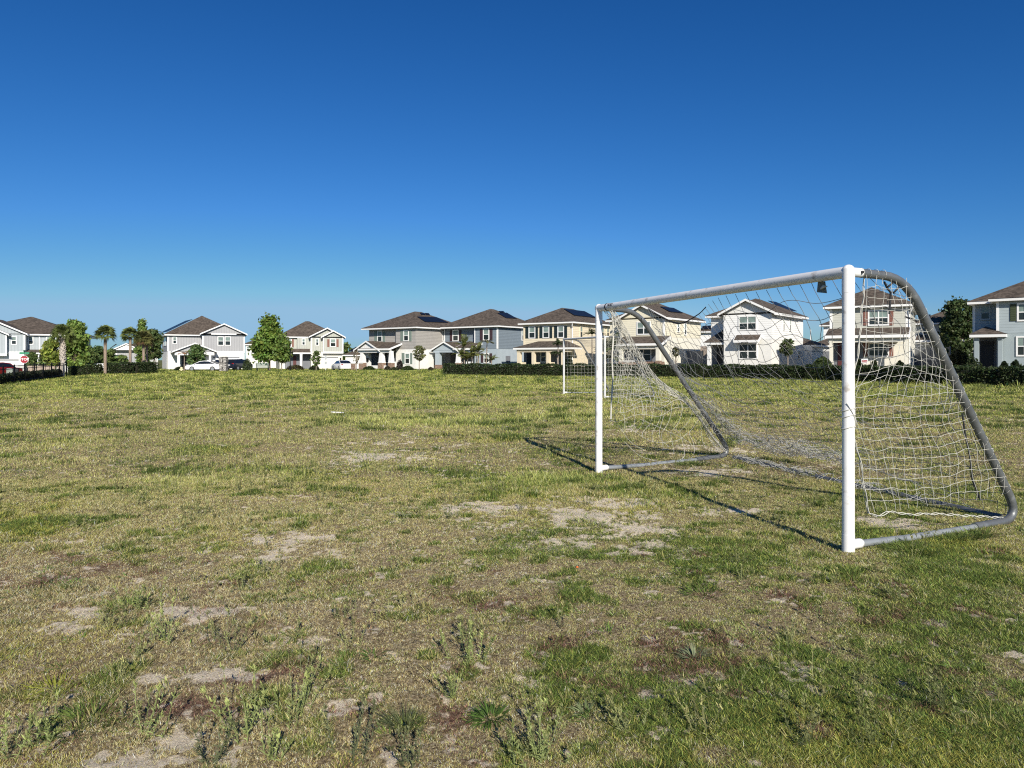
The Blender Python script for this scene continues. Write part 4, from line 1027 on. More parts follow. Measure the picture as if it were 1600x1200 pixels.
# low brick piers before the grey house garage
for (a, b), lb in (((548, 556), 'low brick pier beside the white sedan before the grey house'), ((560, 567), 'low brick pier nearer the grey house porch')):
    x = X((a+b)/2, 90); g = float(gz(x, 90)); w = (b-a)/2/F*90*.72; r_ = empty('brick_pier', (x, 90, g), R(-30), lb, 'pier', 'low brick piers at the grey house'); hh = Z(567.5, 90)-g
    MB().box(-w*.9, w*.9, -w*.9, w*.9, -.2, hh-.08).build('shaft', 'brick', r_); MB().taper(0, 0, hh-.077, hh, w*2.1, w*2.1, w*1.9, w*1.9).build('cap', 'concrete', r_)
# yard sign
Y = 48.; x = X(1351, Y); g = float(gz(x, Y)); ys = empty('yard_sign', (x, Y, g), R(-25), 'small red and white yard sign in front of the sage house', 'sign')
z0, z1 = Z(567.5, Y)-g, Z(560.5, Y)-g; MB().box(-.2, .2, -.012, .012, z0, z1).build('board', 'sign_white', ys); MB().box(-.16, .16, -.018, -.0121, z0+.05, z1-.1).build('red_panel', 'sign_red', ys)
for s_ in (-.12, .12): MB().tube([(s_, .02, -.1), (s_, .02, z1-.05)], .008, 5).build('stake', 'steel', ys)

# ================================================================ CARS
mat('tyre', (.018, .018, .018), .85, .1, 9); mat('rim', (.42, .43, .44), .35, .1, 9, metal=.6); mat('car_glass', (.012, .015, .018), .06, .05, 2, spec=.6)
mat('lamp_red', (.30, .01, .01), .2, .05, 3); mat('lamp_clear', (.55, .57, .58), .15, .05, 3); mat('plastic_black', (.02, .02, .021), .6, .1, 5)
def paint(name, c):
    m = mat(name, c, .28, .03, 2, spec=.5); m.node_tree.nodes['Principled BSDF'].inputs['Coat Weight'].default_value = .5; return m
paint('paint_white', (.80, .80, .80)); paint('paint_navy', (.012, .017, .032)); paint('paint_red', (.30, .012, .015))
SEDAN = dict(L=4.7, W=1.8, H=1.44, body=[(-2.35, .42), (-2.33, .68), (-2.1, .80), (-1.2, .93), (1.55, .99), (2.2, .96), (2.34, .80), (2.35, .45), (2.25, .25), (-2.25, .22)], roof=[(-1.35, .90), (-.45, 1.36), (.25, 1.44), (.95, 1.38), (1.95, .96)])
SUV = dict(L=4.6, W=1.86, H=1.68, body=[(-2.3, .5), (-2.28, .85), (-2.05, .98), (-1.2, 1.06), (2.1, 1.10), (2.28, 1.0), (2.3, .55), (2.2, .3), (-2.2, .28)], roof=[(-1.35, 1.03), (-.6, 1.58), (.3, 1.68), (1.6, 1.62), (2.18, 1.06)])
def car(label, px, Y, rz, spec, col, group='cars parked round the field', z=None):
    """nose towards local -x; body loft, cabin, windows, wheels, lamps"""
    x = X(px, Y); g = float(gz(x, Y)) if z is None else z
    root = empty('parked_car', (x, Y, g+.03), R(rz), label, 'car', group); W = spec['W']/2
    def loft(prof, ws, m, name, close=True):
        n = len(prof); vs = []; k = len(ws)
        for yy, sz, cz in ws:
            for a, z_ in prof: vs.append((a*sz, yy, cz+(z_-cz)*(sz if cz else 1)))
        fs = [(j*n+i, j*n+(i+1) % n, (j+1)*n+(i+1) % n, (j+1)*n+i) for j in range(k-1) for i in range(n)]
        fs += [tuple(range(n)), tuple(range(k*n-1, (k-1)*n-1, -1))]
        return MB().add(vs, fs).build(name, m, root, smooth=True, bevel=.03)
    loft(spec['body'], [(-W, .95, .6), (-W*.94, .985, .6), (-W*.6, 1, 0), (W*.6, 1, 0), (W*.94, .985, .6), (W, .95, .6)], col, 'body')
    rf = spec['roof']; base = rf[0][1]; n = len(rf)
    vs = [(a, s_*W*(.93-.2*(z_-base)/(spec['H']-base)), z_) for s_ in (-1, 1) for a, z_ in rf]
    fs = [tuple(range(n)), tuple(range(2*n-1, n-1, -1))]+[(i, n+i, n+(i+1) % n, (i+1) % n) for i in range(n)]
    MB().add(vs, fs).build('cabin', col, root, smooth=False, bevel=.04)
    # windows, proud of the cabin
    ins = lambda q, c, k: (c[0]+(q[0]-c[0])*k[0], c[1]+(q[1]-c[1])*k[1])
    cen = (sum(a for a, _ in rf)/n, (base+spec['H'])/2)
    for s_ in (-1, 1):
        pts = [ins(q, cen, (.86, .74)) for q in rf]; pts = [(a, max(z_, base+.05)) for a, z_ in pts]
        def yy(z_, e): return s_*(W*(.93-.2*(z_-base)/(spec['H']-base))+e)
        v2 = [(a, yy(z_, .015), z_) for a, z_ in pts]+[(a, yy(z_, -.05), z_) for a, z_ in pts]; m_ = len(pts)
        MB().add(v2, [tuple(range(m_)), tuple(range(2*m_-1, m_-1, -1))]+[(i, m_+i, m_+(i+1) % m_, (i+1) % m_) for i in range(m_)]).build('side_window', 'car_glass', root)
        mi = MB(); mi.ball((rf[0][0]+.35, s_*(W+.06), base+.06), .08, .1, .06); mi.build('wing_mirror', col, root, smooth=True)
        for wx in (-spec['L']*.29, spec['L']*.295):
            w = MB().tube([(wx, s_*(W-.2), .33), (wx, s_*(W+.012), .33)], .33, 18).build('wheel', 'tyre', root, smooth=False)
            MB().tube([(wx, s_*(W-.02), .33), (wx, s_*(W+.025), .33)], .225, 14).build('rim', 'rim', w)
            ar = MB(); ar.prism([(wx+.40*math.cos(t), .33+.40*math.sin(t)) for t in np.linspace(-.25, math.pi+.25, 14)], min(s_*(W-.1), s_*(W*.999)), max(s_*(W-.1), s_*(W*.999)+0)); ar.build('wheel_arch', 'plastic_black', root)
    for (a0, z0), (a1, z1), nm, sg in ((rf[0], rf[1], 'windscreen', -1), (rf[-1], rf[-2], 'rear_window', 1)):
        d = Vector((a1-a0, 0, z1-z0)); nrm = Vector((-d.z, 0, d.x)).normalized()*(1 if sg < 0 else -1)
        q = []
        for t, e in ((.1, .84), (.9, .72)):
            p = Vector((a0, 0, z0))+d*t; q += [p+Vector((0, -W*e, 0)), p+Vector((0, W*e, 0))]
        q = [q[0], q[1], q[3], q[2]]; v2 = [tuple(p+nrm*.05) for p in q]+[tuple(p-nrm*.03) for p in q]
        MB().add(v2, [(0, 1, 2, 3), (7, 6, 5, 4)]+[(i, 4+i, 4+(i+1) % 4, (i+1) % 4) for i in range(4)]).build(nm, 'car_glass', root)
    zb = spec['body'][1][1]
    for s_ in (-1, 1):
        MB().ball((-spec['L']/2+.10, s_*W*.72, zb), .10, .2, .07).build('headlight', 'lamp_clear', root, smooth=True)
        MB().ball((spec['L']/2-.07, s_*W*.74, zb+.16), .09, .2, .08).build('tail_light', 'lamp_red', root, smooth=True)
    MB().box(spec['L']/2-.04, spec['L']/2+.012, -.26, .26, zb-.12, zb+.0).build('number_plate', 'sign_white', root)
    MB().box(-spec['L']/2-.01, -spec['L']/2+.1, -W*.6, W*.6, .3, .46).build('grille', 'plastic_black', root)
    return root
car('white sedan parked side on along the street, left of the stone pillar', 319.5, 98, 3, SEDAN, 'paint_white')
car('white van like car half hidden behind the stone pillar', 348.5, 107, 62, SUV, 'paint_white')
car('dark navy car on the driveway right of the stone pillar, seen from behind', 372.5, 106, -105, SUV, 'paint_navy')
car('white sedan on the driveway of the twin gabled sage house', 534.5, 100, -60, SEDAN, 'paint_white')
car('red car at the left edge of the photo before the white garage', 1, 86, -100, SUV, 'paint_red')
# ================================================================ GOALS
mat('pvc_white', (.80, .80, .79), .38, .05, 5, dirt=((.50, .47, .43), 13, .585))
mat('pvc_weathered', (.60, .61, .60), .5, .08, 5, dirt=((.42, .41, .38), 9, .6))
mat('galvanised', (.17, .18, .185), .45, .3, 9, .002, 60, metal=.45, spec=.5, dirt=((.30, .31, .32), 9, .6))
mat('galvanised_lit', (.29, .31, .32), .5, .25, 9, .002, 60, metal=.3, spec=.5, dirt=((.24, .24, .23), 9, .6))  # paler copy of galvanised, light from above put into the colour
mat('net_white', (.56, .55, .49), .8, .1, 9); mat('net_grey', (.21, .215, .22), .8, .2, 5); mat('net_loose', (.40, .40, .37), .8, .15, 5); mat('rope_dark', (.022, .024, .028), .8, .1, 9); mat('tape_grey', (.17, .18, .15), .6, .2, 12)

def lerp(a, b, t): return a+(b-a)*t
def bend_path(pts, r=.14, n=7):
    """polyline with rounded corners"""
    P = [Vector(p) for p in pts]; out = [P[0]]
    for i in range(1, len(P)-1):
        a = (P[i-1]-P[i]); b = (P[i+1]-P[i]); q = min(r*1.6, a.length*.45, b.length*.45)
        s, e = P[i]+a.normalized()*q, P[i]+b.normalized()*q
        for k in range(n+1):
            t = k/n; out.append(s*(1-t)**2+P[i]*2*t*(1-t)+e*t*t)
    return out+[P[-1]]

def goal(label, p0, p1, q0, q1, H, back=.65, rp=.044, rt=.034, g=(0, 0), pvc='pvc_white'):
    """p0/p1 feet of the posts, q0/q1 rear ground corners; posts, bar, two side tubes, ground bars"""
    p0, p1, q0, q1 = Vector((*p0, g[0])), Vector((*p1, g[1])), Vector((*q0, g[0])), Vector((*q1, g[1]))
    root = empty('soccer_goal', p0, 0, label, 'goal', 'white soccer goals on the field'); o = p0
    up = Vector((0, 0, 1)); bx = (p1-p0).normalized()
    for p in (p0, p1):
        d = MB(); a = p-o
        d.tube([a-up*.03, a+up*(H-.10)], rp, 20); po = d.build('post', pvc, root, smooth=True)
        e = MB(); e.tube([a+up*.13, a+up*.131], rp*1.035, 20); e.tube([a-up*.02, a+up*.13], rp*1.03, 20); e.build('foot_sleeve', pvc, po, smooth=True)
        e = MB(); e.tube([a+up*(H-.20), a+up*(H-.02)], rp*1.03, 20); e.ball(tuple(a+up*(H-.035)), rp*1.03, rp*1.03, rp*1.03, 20, 12); e.build('corner_fitting', pvc, po, smooth=True)
    zc = H-rp
    MB().tube([p0-o+up*zc-bx*0, p1-o+up*zc+bx*rp*.6], rp, 20).build('crossbar', pvc, root, smooth=True)
    info = {}
    for k, (p, q) in enumerate(((p0, q0), (p1, q1))):
        d = (q-p); d.z = 0; d.normalize(); a = p-o
        s = MB(); s.tube([a+up*zc, a+up*zc+d*.125], rp*.82, 16); s.ball(tuple(a+up*zc+d*.125), rp*.82, rp*.82, rp*.82, 14, 8); s.build('tube_socket', pvc, root, smooth=True)
        s = MB(); s.tube([a+up*.05, a+up*.05+d*.12], rp*.82, 16); s.ball(tuple(a+up*.05+d*.12), rp*.82, rp*.82, rp*.82, 14, 8); s.build('tube_socket', pvc, root, smooth=True)
        dz = Vector((-d.y, d.x, 0))
        bo = MB(); bo.tube([a+up*zc+d*.10-dz*(rp+.004), a+up*zc+d*.10+dz*(rp+.004)], .011, 8); bo.build('bolt', 'rope_dark', root)
        path = bend_path([p-o+up*zc+d*.05, p-o+up*(zc-.01)+d*back, q-o+up*.03-d*.0, lerp(p, q, .70)-o+up*.026], .19)
        MB().tube(path, rt, 14).build('side_tube', 'galvanised', root, smooth=True)
        MB().tube([p-o+up*.048+d*.1, lerp(p, q, .3)-o+up*.028, lerp(p, q, .72)-o+up*.022], rt*.8, 12).build('ground_tube', 'galvanised_lit', root, smooth=True)
        info[k] = (p-o, q-o, d, [v for v in path])
    m = (q1-q0).normalized()
    MB().tube([lerp(q0, q1, .03)-o+up*.02-info[0][2]*.08, lerp(q0, q1, .5)-o+up*.012-info[0][2]*.08, lerp(q0, q1, .97)-o+up*.02-info[1][2]*.08], rt*.92, 12).build('ground_bar', 'galvanised', root, smooth=True)
    return root, info, o

P0, P1 = (2.495, 5.27), (1.10, 8.99); Q0, Q1 = (4.46, 6.23), (3.21, 10.36); H = 2.12
gr, gi, go = goal('near white soccer goal on the right with a torn sagging net', P0, P1, Q0, Q1, H)
def L3(v): return np.array([v[0]-go.x, v[1]-go.y, v[2]-go.z])
# --- right side net: cords parallel to the slack front rope
p, q, d, path = gi[0]; dv = np.array([d.x, d.y]); pn = np.array([-dv[1], dv[0]])
def onside(px, py, base=P0, dd=dv):
    """point of the side plane seen at a photo pixel -> (s, z)"""
    k = (px-CX)/F; t = (base[1]*k-base[0])/(dd[0]-k*dd[1]); y = base[1]+dd[1]*t
    return t, CH+(HY-py)/F*y
fe = np.array([onside(*a) for a in ((1352, 428), (1348, 480), (1343, 540), (1336, 580), (1327, 622), (1325, 655), (1334, 684), (1345, 720), (1351, 762), (1359, 803))])
fe = smooth_path(fe, 60)
tb = np.array([[v.x, v.y, v.z] for v in path]); ts = tb[:, :2]@dv; tz = tb[:, 2]
ib = np.argmax(ts); ts_, tz_ = ts[:ib+1], tz[:ib+1]       # tube from the top to the rear corner
def sback(z): return np.interp(-z, -tz_[3:], ts_[3:])
def sfront(z): return np.interp(-z, -fe[:, 1], fe[:, 0])
def side3(s, z, e=0): return [dv[0]*s+pn[0]*e, dv[1]*s+pn[1]*e, z]
rs = np.random.default_rng(5)
def wob(s, z, sd): return (fbm(np.asarray(s)*2.2+3, np.asarray(z)*2.2, sd, 3)-.5)
lines = []; ztop, zbot = float(fe[0, 1]), float(fe[-1, 1])
sp = .092
for k in range(0, 24):       # uprights
    pts = []
    for z in np.linspace(ztop, zbot, 60):
        s = sfront(z)+k*sp*(1+.10*math.sin(z*2.2))+.09*wob(k*.7, z*1.5, 31)
        if s < sback(z)-.0 or (z > ztop-.05 and s < .66): pts.append(side3(s, min(z+.03*wob(s*2, z, 7), H-.06), .16*wob(s, z, 9)-.02))
    if len(pts) > 3: lines.append(pts)
nr = 22
for j in range(1, nr):       # rows
    z0 = ztop-(ztop-zbot)*j/nr; s0 = sfront(z0); s1 = sback(z0)
    ss = np.linspace(s0, s1+.02, 44); zz = z0+.085*wob(ss*1.3, z0*1.2+ss*0, 13)+.028*wob(ss*5, z0*4+ss*0, 14)-.05*np.sin(math.pi*(ss-s0)/(s1-s0+1e-6))*(.4)
    if j in (7, 8, 9, 10): zz = zz+.075*np.sin(math.pi*np.clip((ss-s0)/(s1-s0), 0, 1)*1.4)
    lines.append([side3(a, b, .16*float(wob(a, b, 9))-.02) for a, b in zip(ss, zz)])
for k in range(4):           # wraps round the top tube, lacing down the slanted tube
    a = (.14, .215, .30, .385)[k]
    lines.append([side3(a+.012*math.sin(t), H-.044+.037*math.cos(t), .037*math.sin(t)) for t in np.linspace(0, 6.28, 19)])
tpath = np.array([[v.x, v.y, v.z] for v in path])
for k in range(26):
    i = 9+int(k*(len(tpath)-22)/26) if False else None
tl = smooth_path(tpath[8:-8], 300)
tdir = np.gradient(tl, axis=0); tdir /= np.linalg.norm(tdir, axis=1, keepdims=True)
a_ = np.cross(tdir, [pn[0], pn[1], 0]); ph = np.linspace(0, 2*math.pi*15, 300)
lines.append((tl+(.037)*(np.cos(ph)[:, None]*np.array([pn[0], pn[1], 0])+np.sin(ph)[:, None]*a_)))
co, lp = strings(lines, .0017); np_mesh('side_net', co, lp, 4, 'net_white', None, gr)
# border rope, doubled
bl = [[side3(s, z, .005*math.sin(i*.9)) for i, (s, z) in enumerate(fe)], [side3(s+.004*math.sin(i*1.3), z, .008+.005*math.sin(i*.9)) for i, (s, z) in enumerate(fe)]]
be_ = smooth_path([onside(*a) for a in ((1359, 803), (1372, 806), (1395, 800), (1420, 804), (1460, 803), (1510, 806), (1550, 808), (1578, 812), (1586, 822))], 60)
bl += [[side3(s, max(z, .02)+.008*math.sin(i), 0) for i, (s, z) in enumerate(be_)], [side3(s, max(z, .025)+.008*math.cos(i), .012) for i, (s, z) in enumerate(be_)]]
# rope turned round the near post
for zz in (CH+(HY-640)/F*5.27, CH+(HY-650)/F*5.27, CH+(HY-668)/F*5.27):
    bl.append([[.05*math.cos(t), .05*math.sin(t), zz+.012*math.sin(t*1.5)] for t in np.linspace(0, 6.28, 14)])
bl.append([[.05*math.cos(t), .05*math.sin(t), 1.02-.085*(t+1.2)] for t in np.linspace(-2.2, 1.0, 14)])
co, lp = strings(bl, .0031, 5); np_mesh('net_rope', co, lp, 4, 'net_white', None, gr)

# --- back net, torn and sagging towards the far side
def at(px, py, y): return [X(px, y)-go.x, y-go.y, Z(py, y)-go.z]
top = smooth_path([at(1012, 483, 9.15), at(1030, 494, 8.7), at(1060, 506, 8.1), at(1090, 492, 7.4), at(1120, 466, 6.75), at(1180, 456, 6.25), at(1250, 444, 5.75), at(1316, 433, 5.35), at(1372, 434, 5.4), at(1418, 434, 5.5)], 60)
bot = smooth_path([at(1078, 628, 9.7), at(1098, 650, 9.85), at(1135, 676, 10.1), at(1195, 700, 10.2), at(1260, 712, 9.6), at(1330, 728, 8.9), at(1400, 752, 8.0), at(1460, 770, 7.2), at(1530, 790, 6.6), at(1580, 800, 6.3)], 60)
right = np.array(tl)[::-1]
U, V = 35, 20
def backsurf(u, v):
    a = np.array([np.interp(u, np.linspace(0, 1, 60), top[:, k]) for k in range(3)]); b = np.array([np.interp(u, np.linspace(0, 1, 60), bot[:, k]) for k in range(3)])
    vv = v+.10*math.sin(math.pi*v)*(1-u)
    c = a+(b-a)*vv
    if u > .8:                               # hug the right hand tube
        w = (u-.8)/.2; tz__ = a[2]+(b[2]-a[2])*vv
        s_ = float(sback(tz__)); tp = np.array(side3(s_-.03, tz__, .03)); c = c*(1-w)+tp*w
    sag = math.sin(math.pi*v)*math.sin(math.pi*min(1, u*1.02))
    c = c+np.array([.10, .06, -.22])*sag
    nz = (fbm(np.array([u*9.]), np.array([v*9.]), 51, 3)[0]-.5); n2 = (fbm(np.array([u*9.+40]), np.array([v*9.]), 52, 3)[0]-.5)
    return c+np.array([nz*.24, n2*.24, nz*.12-n2*.08])*min(1, 6*v)*min(1, 8*(1-u)+.1)
bn = []
for i in range(U+1): bn.append([backsurf(i/U, v) for v in np.linspace(0, 1, 40)])
for j in range(1, V+1): bn.append([backsurf(u, min(1, j/V+.012*math.sin(u*40+j))) for u in np.linspace(0, 1, 80)])
co, lp = strings(bn, .0026); np_mesh('back_net', co, lp, 4, 'net_grey', None, gr)
# heap of loose net along the lower back
hp = []
for k in range(46):
    u0 = rs.random()*.42; ph_ = rs.random()*6; L_ = .1+.16*rs.random(); pts = []
    for t in np.linspace(0, 1, 26):
        u = min(.55, u0+L_*t); a = backsurf(u, .86+.1*rs.random()*0+.12*math.sin(ph_+t*5)); j = .10
        pts.append(a+np.array([math.sin(ph_*3+t*17), math.cos(ph_*2+t*13), math.sin(ph_+t*21)])*np.array([j, j, j*.7])*(.6+.6*u0))
        pts[-1][2] = max(pts[-1][2], .015)
    hp.append(pts)
for k in range(30):           # tangle lying over the rear ground bar
    t0 = rs.random()*.75; pts = []
    for t in np.linspace(0, 1, 18):
        a = np.array([Q1[0]+(Q0[0]-Q1[0])*(t0+.12*t)-go.x-.12, Q1[1]+(Q0[1]-Q1[1])*(t0+.12*t)-go.y-.02, .05])
        pts.append(a+np.array([.10*math.sin(k*5+t*11), .10*math.cos(k*3+t*9), .035*math.sin(k+t*15)]))
    hp.append(pts)
co, lp = strings(hp, .0026); np_mesh('loose_net', co, lp, 4, 'net_loose', None, gr)
# dark border rope of the torn edge, ties
tr = [top[int(i)] for i in np.linspace(0, 27, 30)]
tr = smooth_path(tr, 60); co, lp = strings([tr, tr+np.array([.008, 0, .008])], .005, 5); np_mesh('torn_edge_rope', co, lp, 4, 'rope_dark', None, gr)
kn = [[side3(s, z, e) for s, z, e in ((.40, H-.10, 0), (.44, H-.135, .01), (.50, H-.175, .02), (.495, H-.25, .02), (.47, H-.34, .01))], [side3(s, z, 0) for s, z in ((.44, H-.135), (.50, H-.10), (.56, H-.07))], [side3(s, z, 0) for s, z in ((.505, H-.18), (.57, H-.13), (.62, H-.085))]]
kn.append([side3(s, z, .01) for s, z in ((.66, H-.36), (.72, H-.37), (.80, H-.39))])
kn.append([side3(s, z, .01) for s, z in ((1.38, .98), (1.42, .80), (1.48, .62), (1.52, .42), (1.62, .25))])
co, lp = strings(kn, .008, 6); np_mesh('tie_cords', co, lp, 4, 'rope_dark', None, gr)
# --- left side: bunched net from the bar to the far tube
p1_, q1_, d1, path1 = gi[1]; d1v = np.array([d1.x, d1.y])
def left(px, py, e=0):
    k = (px-CX)/F; t = (P1[1]*k-P1[0])/(d1v[0]-k*d1v[1]); y = P1[1]+d1v[1]*t
    return np.array([P1[0]+d1v[0]*t-go.x-d1v[1]*e, y-go.y+d1v[0]*e, CH+(HY-py)/F*y])
bun = smooth_path([left(*a) for a in ((948, 481), (965, 502), (990, 540), (1012, 578), (1040, 606), (1072, 628), (1095, 655), (1112, 682), (1130, 704))], 60)
frn = smooth_path([left(*a) for a in ((955, 484), (958, 520), (956, 560), (957, 590), (955, 625), (954, 655))], 50)
ln = []
for k in range(22):
    ph_ = k*1.7; w = np.linspace(0, 1, 60)
    off = np.stack([np.sin(w*14+ph_), np.cos(w*11+ph_), np.sin(w*17+ph_*2)], 1)*.035*(0.4+np.abs(np.sin(w*5+ph_))[:, None])
    ln.append(bun+off)
for k in range(17):          # fan of cords between the front rope and the bundle
    a = frn[int(k*49/16)]; b = bun[int(6+k*34/16)]; w = np.linspace(0, 1, 24)[:, None]
    ln.append(a+(b-a)*w+np.concatenate([.03*np.sin(w*9+k), .05*np.cos(w*7+k), -.16*w*(1-w)+.03*np.sin(w*13+k)], 1))
for k in range(12):
    t = (k+1)/13; a = frn+(bun[5:41][np.linspace(0, 35, 50).astype(int)]-frn)*t; ln.append(a+.035*np.sin(np.arange(50)[:, None]*.5+k))
for k in range(9):           # loose ends hanging to the grass
    a = bun[12+k*4]; lo = left(970+k*13, 665+k*7); w = np.linspace(0, 1, 26)[:, None]
    ln.append(a+(lo-a)*w+np.concatenate([.05*np.sin(w*8+k), .05*np.cos(w*8+k*2), .03*np.sin(w*11+k)], 1))
for pth in (((975, 690), (1000, 712), (1030, 721), (1060, 719), (1070, 712)), ((960, 655), (985, 690), (1010, 705)), ((1000, 655), (1040, 672), (1075, 690), (1085, 700)), ((985, 670), (1020, 690), (1058, 688), (1075, 676)), ((1040, 640), (1030, 680), (1045, 698)), ((1095, 665), (1098, 690), (1103, 700))):
    ln.append(smooth_path([left(*a) for a in pth], 30))
co, lp = strings(ln, .0024); np_mesh('bunched_net', co, lp, 4, 'net_white', None, gr)
co, lp = strings([frn, frn+np.array([.008, 0, 0])], .006, 5); np_mesh('net_rope', co, lp, 4, 'net_white', None, gr)
# marks on the crossbar by the far post: dark strap and worn dark lettering patch
bx = (Vector(P1)-Vector(P0)).normalized()
def along(t, zz=H-.044): return Vector((P0[0]+(P1[0]-P0[0])*t-go.x, P0[1]+(P1[1]-P0[1])*t-go.y, zz))
MB().tube([along(.937), along(.943)], .0475, 18).build('dark_strap', 'rope_dark', gr, smooth=True)
nrm = Vector((-bx.y, bx.x)); nrm = nrm if nrm.y < 0 else -nrm
mk = MB()
for i in range(6):
    t = .893+i*.0055; c = along(t)
    for a0, a1 in ((2, 16), (30, 44)) if i % 2 else ((2, 44),):
        q = []
        for tt in (t, t+.004):
            for aa in (a0, a1): q.append(along(tt)+Vector((nrm.x*math.cos(R(aa))*.0485, nrm.y*math.cos(R(aa))*.0485, math.sin(R(aa))*.0485)))
        mk.add([tuple(v) for v in q], [(0, 1, 3, 2)])
mk.build('worn_lettering', 'rope_dark', gr)
# scrap of grey tape hanging under the bar
c = along(.075); MB().add([tuple(c+Vector((0, 0, -.04))), tuple(c+Vector((.05, -.015, -.04))), tuple(c+Vector((.055, -.035, -.135))), tuple(c+Vector((-.012, -.01, -.125))), tuple(c+Vector((0, .004, -.04))), tuple(c+Vector((.05, -.011, -.04))), tuple(c+Vector((.055, -.031, -.135))), tuple(c+Vector((-.012, -.006, -.125)))], [(0, 1, 2, 3), (7, 6, 5, 4), (0, 4, 5, 1), (1, 5, 6, 2), (2, 6, 7, 3), (3, 7, 4, 0)]).build('hanging_tape', 'tape_grey', gr)
c = c+Vector((.02, -.04, -.095)); MB().tube([tuple(c+Vector((-.02, 0, -.01))), tuple(c+Vector((.0, -.01, .01))), tuple(c+Vector((.03, -.01, .012)))], [.006, .012, .004], 6).build('tape_end', 'net_white', gr)

# --- far goal
ya, yb = 27.2, 24.0
ga, gb = float(gz(2, ya)), float(gz(3, yb))
fp0, fp1 = (X(945, yb), yb), (X(881, ya), ya)
fd = Vector((fp1[0]-fp0[0], fp1[1]-fp0[1])).normalized(); fb = Vector((fd.y, -fd.x)); fb = fb if fb.x > 0 else -fb
fq0 = (fp0[0]+fb.x*2.0, fp0[1]+fb.y*2.0); fq1 = (fp1[0]+fb.x*2.0, fp1[1]+fb.y*2.0)
gr2, gi2, go2 = goal('far white soccer goal seen small behind the left post of the near goal', fp0, fp1, fq0, fq1, 2.12, g=(gb, ga), rp=.038, rt=.028, pvc='pvc_weathered')
def fpt(u, v):
    """back net of the far goal: u along the bar, v down the back"""
    a, b, d_, pth = gi2[0]; a1, b1, _, pth1 = gi2[1]
    n = len(pth); i = min(n-2, v*(n-4)); k = int(i); f_ = i-k
    s = pth[k].lerp(pth[k+1], f_); e = pth1[k].lerp(pth1[k+1], f_); q = s.lerp(e, u)
    q = q+Vector((0, 0, -.12*math.sin(math.pi*v)*math.sin(math.pi*u))); return [q.x, q.y, max(q.z, .02)]
fl = [[fpt(i/26, v) for v in np.linspace(.12, 1, 24)] for i in range(27)]+[[fpt(u, .12+.88*j/18) for u in np.linspace(0, 1, 24)] for j in range(19)]
co, lp = strings(fl, .0026); np_mesh('back_net', co, lp, 4, 'net_grey', None, gr2)
for k in (0, 1):
    a, b, d_, pth = gi2[k]; sl = []
    tbz = np.array([[v.x, v.y, v.z] for v in pth]); zz_ = tbz[:, 2]-a.z; ss_ = (tbz[:, :2]-np.array([a.x, a.y]))@np.array([d_.x, d_.y]); im = int(np.argmax(ss_))
    for j in range(14):
        z = .15+1.85*j/14; s1 = float(np.interp(-z, -zz_[3:im+1], ss_[3:im+1])); sl.append([[a.x+d_.x*s, a.y+d_.y*s, a.z+z] for s in (.08, s1*.5, s1)])
    for j in range(12):
        s = .15+1.75*j/12; zt = float(np.interp(s, ss_[:im+1], zz_[:im+1])); sl.append([[a.x+d_.x*s, a.y+d_.y*s, a.z+z] for z in (.04, zt*.5, zt)])
    co, lp = strings(sl, .0026); np_mesh('side_net', co, lp, 4, 'net_white', None, gr2)

# ================================================================ GROUND
def ell(lst):
    out = []
    for px, py, hw, hh, *st in lst:
        x, y = gp(px, py); x2, _ = gp(px+hw, py); _, ya = gp(px, py-hh); _, yb = gp(px, py+hh)
        out.append((x, y, max(x2-x, .05), max((ya-yb)/2, .06), st[0] if st else 1.))
    return out
SAND = ell([(930, 808, 130, 22, .85), (760, 797, 95, 12, .85), (1000, 850, 80, 14, .6), (590, 715, 95, 11, .75), (450, 845, 60, 16, .8), (100, 985, 60, 16, .5), (330, 965, 60, 14, .6), (270, 1060, 60, 10, .4), (585, 713, 52, 8, 1.1), (640, 716, 40, 6, .8), (700, 797, 42, 7, 1.2), (765, 798, 50, 7, .9), (915, 808, 65, 12, 1.3), (990, 828, 55, 12, 1.15), (960, 786, 70, 12, .9), (870, 845, 40, 8, .8), (448, 848, 34, 12, 1.0), (490, 842, 30, 9, .9),
            (130, 968, 46, 15, 1.1), (165, 930, 20, 6, 1.), (310, 962, 48, 13, 1.15), (250, 1062, 52, 8, 1.0), (350, 1056, 36, 7, 1.0), (290, 1160, 30, 12, 1.2), (190, 1196, 62, 10, 1.0), (1395, 822, 42, 11, 1.1), (800, 822, 44, 8, .8),
            (1105, 738, 55, 7, .8), (1165, 800, 50, 7, .8), (880, 958, 40, 6, .5), (80, 840, 40, 8, .5), (1585, 1030, 30, 10, .7), (440, 815, 40, 6, .6), (1100, 700, 70, 7, .5), (1000, 668, 60, 6, .4), (30, 905, 30, 8, .5), (590, 690, 60, 5, .5), (420, 870, 30, 7, .7)])
GREEN = ell([(1400, 1090, 330, 130, .75), (1150, 1100, 200, 70, .7), (1500, 960, 160, 60, .5), (320, 704, 50, 8, 1.3), (150, 702, 26, 5, .9), (60, 822, 55, 14, 1.1), (20, 712, 20, 7, .9), (640, 905, 150, 45, .5), (345, 855, 36, 8, 1.1), (530, 792, 42, 8, .9), (210, 940, 45, 10, 1.1),
             (185, 1060, 40, 15, .8), (135, 1120, 55, 22, 1.0), (390, 895, 40, 25, .6), (1430, 850, 60, 14, 1.0), (980, 865, 30, 8, .9), (900, 925, 25, 10, .8), (300, 840, 300, 25, .4), (1100, 860, 110, 35, .5), (1050, 780, 130, 20, .4), (800, 745, 160, 16, .35), (950, 900, 60, 12, .5), (640, 800, 60, 8, .5), (260, 575, 100, 5, .3)])
